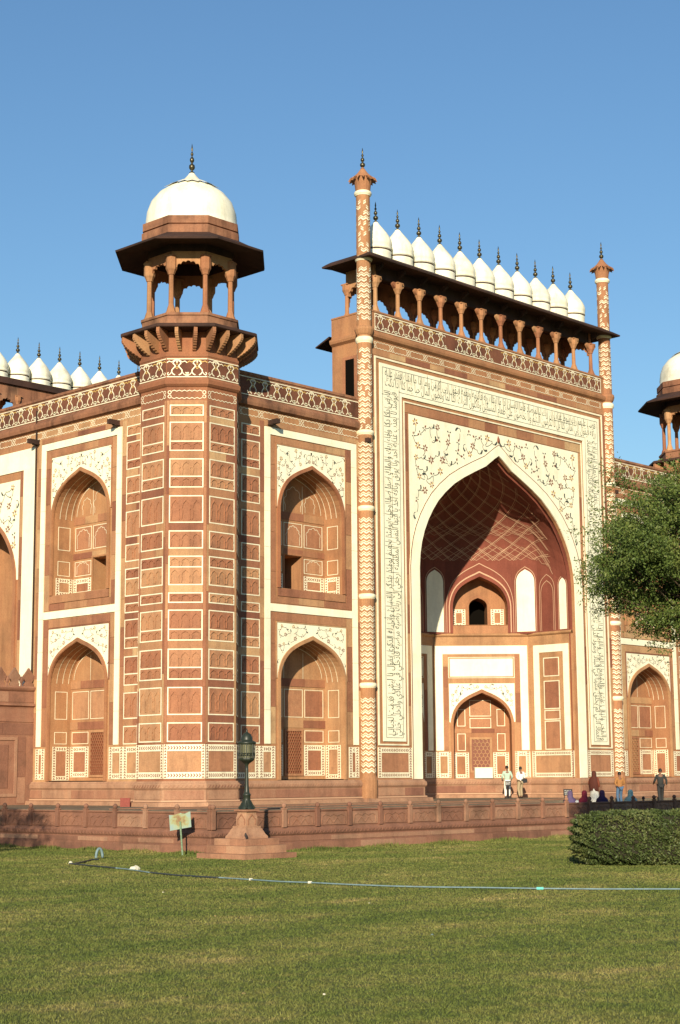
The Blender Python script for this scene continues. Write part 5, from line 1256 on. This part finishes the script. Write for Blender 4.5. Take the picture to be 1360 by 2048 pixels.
b = MB(); b.lathe([(.05, 1.44), (.08, 1.50), (.20, 1.58), (.26, 1.62), (.27, 1.66), (.27, 1.70)], 8, ph=math.pi/8); b.build('lantern_cup', 'lamp', lp, TL)
b = MB(); b.lathe([(.235, 1.70), (.25, 2.14)], 8, ph=math.pi/8); gl = b.build('lantern_glass', 'glass', lp, TL)
for i in range(24):
    t_ = 2*math.pi*i/24; r0, r1 = .262, .278; b = MB(); b.tube([(r0*math.cos(t_), r0*math.sin(t_), 1.68), (r1*math.cos(t_), r1*math.sin(t_), 2.15)], .008 if i % 3 else .016, 5); b.build('cage_bar', 'lamp', lp, TL)
for z_, r_ in ((1.78, .272), (1.84, .274)):
    b = MB(); b.lathe([(r_, z_-.012), (r_+.012, z_), (r_, z_+.012)], 8, ph=math.pi/8); b.build('cage_ring', 'lamp', lp, TL)
b = MB()
for i in range(16): t_ = 2*math.pi*i/16; b.tube([(.272*math.cos(t_), .272*math.sin(t_), 1.75), (.276*math.cos(t_+.12), .276*math.sin(t_+.12), 1.81), (.276*math.cos(t_+.2), .276*math.sin(t_+.2), 1.87)], .010, 4)
b.build('scroll_work', 'lamp', lp, TL)
b = MB(); b.lathe([(.27, 2.14), (.31, 2.16), (.315, 2.21), (.28, 2.24), (.26, 2.25), (.20, 2.27), (.195, 2.31), (.185, 2.38), (.15, 2.46), (.10, 2.51), (.05, 2.54), (.03, 2.56), (.035, 2.59), (.02, 2.63), (.004, 2.70)], 20); b.build('lantern_roof', 'lamp', lp, TL, smooth=True)

# small bird on the pedestal
MAT['bird'] = plain('dark_bird', (0.05, 0.04, 0.035), .7)
br = tag(empty('bird', (LX-.62, LY-.62, LZ+.65)), 'small dark bird perched on the front corner of the pedestal steps', 'bird'); Tb = Matrix.Translation((LX-.62, LY-.62, LZ+.65)) @ Matrix.Rotation(.9, 4, 'Z') @ Matrix.Scale(1.25, 4)
b = MB(); b.tube([(-.10, 0, .025), (-.05, 0, .05), (0, 0, .075), (.035, 0, .10), (.055, 0, .125), (.075, 0, .13), (.085, 0, .125)], [.010, .022, .036, .034, .022, .02, .008], 8); b.build('body', 'bird', br, Tb, smooth=True)
b = MB(); b.tube([(-.07, 0, .045), (-.15, 0, .0)], [.018, .010], 6); b.build('tail', 'bird', br, Tb)
b = MB(); b.tube([(.085, 0, .125), (.11, 0, .118)], [.006, .001], 5); b.build('beak', 'bird', br, Tb)
for s_ in (-1, 1): b = MB(); b.tube([(.01, s_*.012, .05), (.012, s_*.014, 0)], .004, 4); b.build('leg', 'bird', br, Tb)

# ------------------------------------------------------------------ faded sign on a leaning post
def sign_mat():
    m, n, b = newmat('faded_rusty_board'); L = n.links; tc = N(n, 'ShaderNodeTexCoord'); t = N(n, 'ShaderNodeTexNoise', i_Scale=5.5, i_Detail=6.0, i_Roughness=.7); L.new(tc.outputs['Object'], t.inputs['Vector'])
    gr_ = N(n, 'ShaderNodeTexGradient', gradient_type='SPHERICAL'); mp = N(n, 'ShaderNodeMapping'); mp.inputs['Scale'].default_value = (2.3, 2.3, 2.6); mp.inputs['Location'].default_value = (0, 0, -3.15); L.new(tc.outputs['Object'], mp.inputs[0]); L.new(mp.outputs[0], gr_.inputs[0])
    mu = N(n, 'ShaderNodeMath', operation='MULTIPLY_ADD'); mu.inputs[1].default_value = .45; L.new(gr_.outputs[1] if len(gr_.outputs) > 1 else gr_.outputs[0], mu.inputs[0]); L.new(t.outputs[0], mu.inputs[2])
    r = ramp(n, [(0.44, (0.20, 0.29, 0.29)), (0.62, (0.24, 0.31, 0.20)), (0.74, (0.26, 0.24, 0.09)), (0.86, (0.19, 0.10, 0.03))]); L.new(mu.outputs[0], r.inputs[0]); L.new(r.outputs[0], b.inputs['Base Color']); b.inputs['Roughness'].default_value = .6; return m
MAT['signb'] = sign_mat(); MAT['spost'] = plain('pale_green_paint', (0.18, 0.26, 0.16), .5, noise=.3, nscale=15)
SX, SY = -29.02, -8.60
Ts = Matrix.Translation((SX, SY, LZ)) @ Matrix.Rotation(rad(-44), 4, 'Z') @ Matrix.Rotation(rad(-4.5), 4, 'Y')
sg = tag(empty('faded_sign', (SX, SY, LZ)), 'faded rust-stained blank notice board on a leaning pale green post by the wall', 'sign')
b = MB(); b.tube([(0, -.02, -.1), (0, -.02, 1.15)], .032, 8); b.build('post', 'spost', sg, Ts)
b = MB(); hw = .37
top = [(-hw, 1.40), (-.22, 1.385), (-.14, 1.40), (.02, 1.44), (.10, 1.415), (.18, 1.40), (.30, 1.45), (hw, 1.46), (hw, .93), (.02, .90), (-hw, .86)]
n_ = len(top); b.add([(x, .0, z) for x, z in top]+[(x, .02, z) for x, z in top], [tuple(range(n_)), tuple(range(n_, 2*n_))]+[(i, (i+1) % n_, n_+(i+1) % n_, n_+i) for i in range(n_)]); b.build('board', 'signb', sg, Ts)

# ------------------------------------------------------------------ hose on the lawn
MAT['hblue'] = plain('pale_blue_hose', (0.16, 0.235, 0.25), .55, noise=.2, nscale=6); MAT['hdark'] = plain('dark_hose', (0.035, 0.045, 0.05), .5)
MAT['rag'] = plain('pale_cloth', (0.66, 0.62, 0.48), .9); MAT['turq'] = plain('turquoise_band', (0.15, 0.55, 0.50), .5)
def gp(px, py, h=.02):
    p = ray(px, py, 1.0)-Vector((-66.937, -52.3595, .1239)); t_ = (LZ+h-.1239)/p.z; return Vector((-66.937, -52.3595, .1239))+p*t_
hs_ = tag(empty('garden_hose', tuple(gp(430, 1754))), 'long pale blue garden hose with dark lengths lying across the lawn', 'hose')
hp = [(139, 1727), (180, 1731), (232, 1736), (262, 1739), (300, 1745), (350, 1750), (415, 1754), (438, 1755), (500, 1759), (560, 1763), (620, 1765), (700, 1769), (780, 1772), (860, 1774), (960, 1775), (1080, 1777), (1200, 1778), (1325, 1778), (1420, 1778)]
def smooth_path(pts, m_=5):
    P = [gp(*p, h=.035) for p in pts]; out = []
    for i in range(len(P)-1):
        for k_ in range(m_):
            t_ = k_/m_; q = P[i].lerp(P[i+1], t_); out.append(q)
    out.append(P[-1]); return out
for i0, i1, mt in ((0, 2, 'hdark'), (2, 3, 'hblue'), (4, 7, 'hdark'), (3, 4, 'hblue'), (7, 18, 'hblue')):
    b = MB(); b.tube(smooth_path(hp[i0:i1+1]), .022 if mt == 'hdark' else .018, 7); b.build('hose_length', mt, hs_, smooth=True)
b = MB(); b.tube(smooth_path([(150, 1727), (165, 1724), (185, 1719), (197, 1718.5)]), .026, 7); b.build('hose_length', 'hdark', hs_, smooth=True)
b = MB(); c0, c1 = gp(192, 1717), gp(205, 1716.5); mid = (c0+c1)/2; dx = (c1-c0)/2
b.tube([mid+dx*math.cos(t_)+Vector((0, 0, .30*math.sin(t_)+.02)) for t_ in np.linspace(math.pi, 0, 13)], .045, 8); b.build('hose_loop', 'hblue', hs_, smooth=True)
for px_, py_, L, mt in ((1080, 1777, 14, 'turq'), (620, 1765, 8, 'rag'), (502, 1759, 7, 'rag')):
    b = MB(); b.tube([gp(px_-L/2, py_, .035), gp(px_+L/2, py_, .035)], .034, 8); b.build('joint_wrap', mt, hs_)
def lump(name, px_, py_, sx_, sz, label, cat, mt='rag', seed=1, group=None):
    R = random.Random(seed); b = MB(); p = gp(px_, py_, 0); n = 9; rows = []
    for j in range(5):
        q = math.pi/2*j/4; rows.append([(sx_*math.cos(2*math.pi*i/n)*math.cos(q)*R.uniform(.7, 1.2), sx_*.7*math.sin(2*math.pi*i/n)*math.cos(q)*R.uniform(.7, 1.2), sz*math.sin(q)*R.uniform(.8, 1.1)) for i in range(n)])
    for j in range(4):
        for i in range(n): b.add([rows[j][i], rows[j][(i+1) % n], rows[j+1][(i+1) % n], rows[j+1][i]], [(0, 1, 2, 3)])
    o = b.build(name, mt, None, Matrix.Translation(p)); tag(o, label, cat, group)
lump('cloth_bundle', 270, 1740, .17, .13, 'crumpled pale cloth lying on the hose, left of the sign', 'cloth', seed=2)
lump('paper_scrap', 141, 1727, .07, .07, 'white scrap tied at the left end of the hose', 'litter', seed=3)
MAT['dryleaf'] = plain('dry_leaf', (0.42, 0.28, 0.14), .8)
for i, (x, y, mt, lb) in enumerate([(326, 1785, 'rag', 'tiny white scrap on the lawn left of centre below the hose'), (598, 1791, 'dryleaf', 'small pale dry leaf on the lawn, just below the middle of the hose'), (738, 1807, 'rag', 'small white scrap on the lawn right of centre below the hose'), (487, 1988, 'dryleaf', 'reddish dry leaf near the bottom edge of the lawn, left of centre'), (648, 1990, 'rag', 'pale leaf near the bottom edge of the lawn, at the centre'), (430, 1833, 'dryleaf', 'brown dry leaf on the lawn at left, under the sign'), (864, 1870, 'hblue', 'small bluish scrap on the lawn to the right of centre')]):
    lump('lawn_scrap', x, y, .032, .02, lb, 'litter', mt, 20+i)

# ------------------------------------------------------------------ notice boards and boxes on the terrace
MAT['bblack'] = plain('black_board', (0.012, 0.012, 0.014), .5); MAT['bwhite'] = plain('white_print', (0.75, 0.73, 0.68), .6)
MAT['cream'] = plain('cream_paint', (0.80, 0.77, 0.58), .6, noise=.06, nscale=3)
pos = Vector((3.55, 5.1, TZ)); d45 = Vector((-.7071, -.7071, 0))
R45 = Matrix.Rotation(rad(-45), 4, 'Z')
Tw = Matrix.Translation((4.585-.02, 5.095-.02, .06)) @ R45
wb = tag(empty('cream_cabinet', tuple(Tw.translation)), 'plain cream painted box standing below the lattice door in the portal', 'cabinet')
b = MB(); b.box(LF, -.49, .49, .03, .58, -.2, .2); b.build('body', 'cream', wb, Tw)
b = MB(); b.box(LF, -.51, .51, .583, .61, -.22, .22); b.build('lid', 'cream', wb, Tw)
def board(name, x, y, z, w_, h_, zt, lines, label, tilt=0, post=True, rz=-43):
    T_ = Matrix.Translation((x, y, z)) @ Matrix.Rotation(rad(rz), 4, 'Z'); r = tag(empty(name, (x, y, z)), label, 'sign')
    b = MB(); b.box(LF, -w_/2, w_/2, zt-h_, zt, -.02, .02); bd = b.build('board', 'bblack', r, T_)
    if post:
        b = MB(); b.tube([(0, .03, 0), (0, .03, zt-h_*.5)], .035, 8); b.build('post', 'bblack', r, T_)
        b = MB(); b.lathe([(.24, 0), (.22, .03), (.05, .06), (.035, .1)], 12); b.build('foot', 'bblack', r, T_)
    else:
        for s_ in (-1, 1): b = MB(); b.tube([(s_*w_*.4, .03, 0), (s_*w_*.4, .03, zt-h_*.3)], .02, 6); b.build('leg', 'bblack', r, T_)
    for i, tx in enumerate(lines):
        v, f = text_mesh(tx, 1.0); xs = [p[0] for p in v]; ys = [p[1] for p in v]; x0, x1 = min(xs), max(xs); ww = w_*.74; hh = h_*.78/len(lines)*.66
        kx, kz = ww/(x1-x0), hh/(max(ys)-min(ys)); zc = zt-h_*.14-h_*.78/len(lines)*(i+.78)+.0
        b = MB(); b.add([((p[0]-x0)*kx-ww/2, -.023, zc+(p[1]-min(ys))*kz) for p in v], f); b.build('lettering', 'bwhite', bd, T_)
board('pole_sign', 2.92, 2.10, TZ, .30, .26, .90, ['EXIT'], 'black lettered sign on a short pole next to the man in pale green')
board('notice_board', -2.81, -5.9, -1.28, .42, .30, .84, ['PLEASE', 'REMOVE', 'SHOES'], 'low black notice board with three lines of white lettering, behind the seated group', post=False)
# red stone tag on the terrace at left
b = MB(); b.box(LF, -.2, .2, 0, .36, -.12, .12); MAT['redp'] = plain('dull_red_paint', (0.24, 0.06, 0.045), .8, noise=.2)
o = b.build('red_box', 'redp', None, Matrix.Translation((-23.4, 1.5, TZ)) @ R45); tag(o, 'small dull red box on the terrace at the foot of the plinth', 'box')

# ------------------------------------------------------------------ people
MAT['skin'] = plain('skin', (0.20, 0.10, 0.06), .6); MAT['hair'] = plain('hair', (0.012, 0.010, 0.009), .5)
def cloth(name, col): 
    if name not in MAT: MAT[name] = plain(name, col, .85, noise=.12, nscale=14)
    return name
def skin_obj(name, joints, edges, radii, mat, parent, T, root=0, sub=2):
    me = bpy.data.meshes.new(name); me.from_pydata([tuple(j) for j in joints], edges, [])
    o = bpy.data.objects.new(name, me); C.objects.link(o)
    md = o.modifiers.new('s', 'SKIN'); md.use_smooth_shade = True
    sv = me.skin_vertices[0].data if len(me.skin_vertices) else None
    if sv is None:
        bpy.context.view_layer.objects.active = o; o.select_set(True); sv = me.skin_vertices[0].data
    for i, r in enumerate(radii): sv[i].radius = (r if hasattr(r, '__len__') else (r, r)); sv[i].use_root = (i == root)
    sb = o.modifiers.new('d', 'SUBSURF'); sb.levels = sb.render_levels = sub
    dg = bpy.context.evaluated_depsgraph_get(); dg.update(); m2 = bpy.data.meshes.new_from_object(o.evaluated_get(dg)); bpy.data.objects.remove(o)
    m2.name = name; m2.materials.clear(); m2.materials.append(MAT[mat]); m2.polygons.foreach_set('use_smooth', [True]*len(m2.polygons))
    n = bpy.data.objects.new(name, m2); link(n, parent, T); return n
V3 = lambda *a_: np.array(a_, float)
def person(loc, face, label, shirt, trouser, H=1.66, pose='stand', head_turn=0.0, shawl=None, hair=True, group=None, skirt=None, sit=False, shoes='hair'):
    """x right, -y is the way the person looks; joint positions scaled to the height H"""
    k_ = H/1.70; T_ = Matrix.Translation(loc) @ Matrix.Rotation(face, 4, 'Z') @ Matrix.Scale(k_, 4)
    r = tag(empty('person', loc), label, 'person', group)
    hz = .92
    if pose == 'stand':
        LFt, RFt = V3(-.10, 0, .06), V3(.10, .02, .06); LK, RK = V3(-.10, -.02, .50), V3(.10, 0, .50)
        LE, RE = V3(-.27, .04, 1.12), V3(.27, .04, 1.12); LW, RW = V3(-.24, -.16, .98), V3(.24, -.16, .98)
    elif pose == 'walk':
        LFt, RFt = V3(-.09, -.24, .07), V3(.10, .24, .10); LK, RK = V3(-.10, -.16, .51), V3(.10, .04, .50)
        LE, RE = V3(-.27, .12, 1.14), V3(.28, -.04, 1.12); LW, RW = V3(-.27, .08, .90), V3(.28, -.26, 1.02)
    elif pose == 'lean':
        LFt, RFt = V3(-.10, -.06, .06), V3(.14, .12, .06); LK, RK = V3(-.10, -.12, .50), V3(.14, -.02, .50)
        LE, RE = V3(-.28, .02, 1.12), V3(.30, .10, 1.12); LW, RW = V3(-.16, -.20, 1.05), V3(.18, .16, .98)
    else:  # sitting on the ground, knees up
        hz = .16; LFt, RFt = V3(-.16, -.52, .06), V3(.16, -.50, .06); LK, RK = V3(-.20, -.34, .40), V3(.20, -.34, .40)
        LE, RE = V3(-.26, -.14, .40), V3(.26, -.14, .40); LW, RW = V3(-.12, -.34, .42), V3(.12, -.34, .42)
    dz = hz-.92; lean_ = .0 if not sit else .06
    pel, wai, che, nek, hed, crn = V3(0, 0, hz), V3(0, -.01-lean_*.3, 1.08+dz), V3(0, .01-lean_, 1.30+dz), V3(0, .0-lean_*1.3, 1.45+dz), V3(0, -.02-lean_*1.6, 1.56+dz), V3(0, -.01-lean_*1.6, 1.63+dz)
    LH, RH = V3(-.09, 0, hz-.03), V3(.09, 0, hz-.03); LS, RS = V3(-.18, .01-lean_, 1.37+dz), V3(.18, .01-lean_, 1.37+dz)
    if sit: LE = LE*1; RE = RE*1
    J = [pel, wai, che, nek, hed, crn, LH, LK, LFt, LFt+V3(0, -.14, -.03), RH, RK, RFt, RFt+V3(0, -.14, -.03), LS, LE, LW, RS, RE, RW]
    E_ = [(0, 1), (1, 2), (2, 3), (3, 4), (4, 5), (0, 6), (6, 7), (7, 8), (8, 9), (0, 10), (10, 11), (11, 12), (12, 13), (2, 14), (14, 15), (15, 16), (2, 17), (17, 18), (18, 19)]
    Rr = [(.14, .10), (.12, .09), (.15, .10), .052, (.075, .09), (.07, .085), .085, .055, .038, .03, .085, .055, .038, .03, .055, .04, .028, .055, .04, .028]
    # hands: palm and five fingers each
    for wi, sd_ in ((16, -1), (19, 1)):
        w_ = J[wi]; el = J[wi-1]; d_ = (w_-el)/np.linalg.norm(w_-el); sidev = np.cross(d_, V3(0, 0, 1) if abs(d_[2]) < .9 else V3(0, 1, 0)); sidev /= np.linalg.norm(sidev)
        J.append(w_+d_*.07); pi_ = len(J)-1; E_.append((wi, pi_)); Rr.append((.034, .016))
        for f_, ln_ in ((-1.5, .055), (-.5, .068), (.5, .064), (1.5, .05)):
            J.append(w_+d_*.085+sidev*.018*f_); J.append(w_+d_*(.085+ln_)+sidev*.020*f_+V3(0, 0, -.015)); a0 = len(J)-2; E_ += [(pi_, a0), (a0, a0+1)]; Rr += [.0095, .008]
        J.append(w_+d_*.03+sidev*.045*sd_); J.append(w_+d_*.07+sidev*.062*sd_); a0 = len(J)-2; E_ += [(wi, a0), (a0, a0+1)]; Rr += [.012, .009]
    skin_obj('body', J, E_, Rr, 'skin', r, T_)
    # face: nose and ears as part of a small head mask
    fb = MB(); hc = (hed+crn)/2
    fb.lathe([(.001, -.11), (.045, -.095), (.072, -.05), (.082, .0), (.083, .05), (.070, .09), (.04, .115), (.001, .122)], 14)
    fb.v = [(x*.93+hc[0], y*1.12+hc[1], z+hc[2]-.01) for x, y, z in fb.v]
    fb.tube([hc+V3(0, -.088, .02), hc+V3(0, -.112, -.02), hc+V3(0, -.09, -.03)], [.008, .016, .010], 6)
    for s_ in (-1, 1): fb.tube([hc+V3(s_*.075, .01, .02), hc+V3(s_*.088, .015, 0), hc+V3(s_*.078, .01, -.03)], [.012, .015, .008], 6)
    hd = fb.build('head', 'skin', r, T_, smooth=True)
    ey = MB()
    for s_ in (-1, 1): ey.tube([hc+V3(s_*.030-.010, -.086, .015), hc+V3(s_*.030+.010, -.086, .015)], .007, 5)
    ey.tube([hc+V3(-.02, -.089, -.055), hc+V3(.02, -.089, -.055)], .005, 5); ey.build('eyes_and_mouth', 'hair', hd, T_)
    if hair:
        hb = MB(); hb.lathe([(.088, -.02), (.092, .03), (.084, .08), (.055, .118), (.001, .135)], 14); hb.v = [(x*.95+hc[0], y*1.12+hc[1]+.018, z+hc[2]) for x, y, z in hb.v]; hb.build('hair', 'hair', r, T_, smooth=True)
    if shirt:
        sj = [pel+V3(0, 0, -.04), wai, che, nek+V3(0, 0, -.035), LS, LE, LW*.9+LE*.1, RS, RE, RW*.9+RE*.1]; se = [(0, 1), (1, 2), (2, 3), (2, 4), (4, 5), (5, 6), (2, 7), (7, 8), (8, 9)]
        sr = [(.175, .135), (.155, .125), (.18, .13), .07, .08, .058, .046, .08, .058, .046]; skin_obj('shirt', sj, se, sr, shirt, r, T_)
    if trouser:
        tj = [pel+V3(0, 0, .03), LH, LK, LFt+V3(0, 0, .03), RH, RK, RFt+V3(0, 0, .03)]; skin_obj('trousers', tj, [(0, 1), (1, 2), (2, 3), (0, 4), (4, 5), (5, 6)], [(.155, .125), .105, .080, .065, .105, .080, .065], trouser, r, T_)
        for q in (LFt, RFt):
            skin_obj('shoe', [q+V3(0, .05, -.02), q+V3(0, -.06, -.025), q+V3(0, -.16, -.03)], [(0, 1), (1, 2)], [(.042, .035), (.046, .03), (.036, .02)], shoes, r, T_)
    if skirt:
        sb = MB(); zt = hz+.12
        sb.lathe([(.15, zt), (.19, zt-.2), (.22, zt-.5), (.27, .10), (.28, .04)], 18); sb.v = [(x*(1+.05*math.sin(8*math.atan2(y, x))), y*1.05*(1+.05*math.sin(8*math.atan2(y, x))), z) for x, y, z in sb.v]; sb.build('skirt', skirt, r, T_, smooth=True)
    if shawl:
        sb = MB(); zs_ = hc[2]
        if sit: pr = [(.001, .155), (.07, .145), (.115, .08), (.125, .0), (.12, -.09), (.15, -.16), (.25, -.24), (.31, -.38), (.36, -.55), (.42, -.74), (.46, -.90)]
        else: pr = [(.001, .155), (.07, .145), (.112, .08), (.12, .0), (.12, -.09), (.14, -.16), (.235, -.24), (.27, -.38), (.27, -.60), (.25, -.86)]
        sb.lathe([(a_, z) for a_, z in pr[::-1]], 20)
        out_ = []
        for x, y, z in sb.v:
            t_ = math.atan2(y, x); f_ = 1+.06*math.sin(6*t_+z*7)*(1 if z < -.15 else 0); y2 = y*(1.1 if z > -.15 else (.78 if not sit else .95))
            if z > -.12 and y2 < -.04 and abs(x) < .09: y2 = max(y2, -.055)
            out_.append((x*f_+hc[0], y2*f_+hc[1]+.015, z+zs_))
        sb.v = out_; sb.build('shawl', shawl, r, T_, smooth=True)
    return r, T_
cl = cloth
faceaway = rad(180-45)       # looking along the view, back to the camera
MEN = ((4.0, 2.95), (4.65, 2.35))
person((3.35, 2.50, TZ), rad(135), 'man seen from behind in a pale green shirt and white trousers', cl('pale_green_shirt', (.38, .50, .40)), cl('white_trousers', (.78, .75, .66)), 1.70, 'stand')
person((3.80, 1.95, TZ), rad(160), 'man in a loose white shirt and khaki trousers with a dark shoulder bag', cl('white_shirt', (.78, .77, .72)), cl('khaki_trousers', (.36, .28, .17)), 1.64, 'lean')
bgx, bgy = 3.80+.20, 1.95-.24
b = MB(); b.box(LF, -.16, .16, .80, 1.02, -.06, .06); bag = empty('shoulder_bag', (bgx, bgy, TZ)); tag(bag, 'dark shoulder bag hanging at the hip of the man in the white shirt', 'bag'); Tb = Matrix.Translation((bgx, bgy, TZ)) @ Matrix.Rotation(rad(-40), 4, 'Z') @ Matrix.Rotation(rad(-8), 4, 'Y')
b.build('pouch', 'bblack', bag, Tb); b = MB(); b.tube([(-.13, 0, 1.0), (-.22, -.05, 1.2), (-.26, 0, 1.38), (-.16, .08, 1.2), (.1, .03, 1.0)], .012, 5); b.build('strap', 'bblack', bag, Tb)
SL = -1.28
person((.05, -5.4, SL), rad(110), 'woman standing in a long dark red-brown shawl over a white skirt', cl('brown_cloth', (.16, .04, .02)), None, 1.64, 'walk', shawl=cl('brown_shawl', (.075, .02, .012)), hair=False, skirt=cl('white_skirt', (.74, .70, .60)))
person((2.22, -5.4, SL), rad(150), 'young man in an orange-brown shirt and blue jeans with a hand on his hip', cl('orange_shirt', (.34, .155, .05)), cl('blue_jeans', (.07, .13, .22)), 1.62, 'lean')
person((6.2, -5.2, SL), rad(135), 'man in a dark grey suit with a pale collar walking at the right edge', cl('dark_suit', (.03, .032, .03)), cl('dark_suit_trousers', (.028, .028, .028)), 1.78, 'walk')
SG = 'people sitting on the terrace behind the wall'
for x, y, f_, lb, sh_, c_ in ((-4.51, -7.3, 150, 'seated woman in lilac and blue at the left end of the seated group', 'lilac_cloth', (.10, .07, .14)), (-3.9, -7.6, 120, 'seated woman wrapped in a crimson and purple shawl beside the notice board', 'crimson_shawl', (.17, .015, .03)),
        (-2.22, -7.5, 170, 'seated figure in a dark violet hooded shawl, in front of the man in jeans', 'violet_shawl', (.025, .013, .05)), (.05, -7.4, 90, 'seated figure in a pale turquoise shawl, right of the man in jeans', 'turquoise_shawl', (.30, .46, .42))):
    person((x, y, -1.50), rad(f_), lb, None, None, 1.74, 'sit', shawl=cl(sh_, c_), hair=False, sit=True, group=SG)
person((.95, -7.6, -1.58), rad(130), 'dark haired person seated low at the right end of the group', cl('dark_shirt', (.03, .03, .035)), None, 1.35, 'sit', sit=True, group=SG)
person((-5.3, -8.2, -1.58), rad(130), 'small child wrapped in white, in front of the lilac seated woman', None, None, 1.15, 'sit', sit=True, shawl=cl('white_wrap', (.72, .70, .64)), hair=False, group=SG)
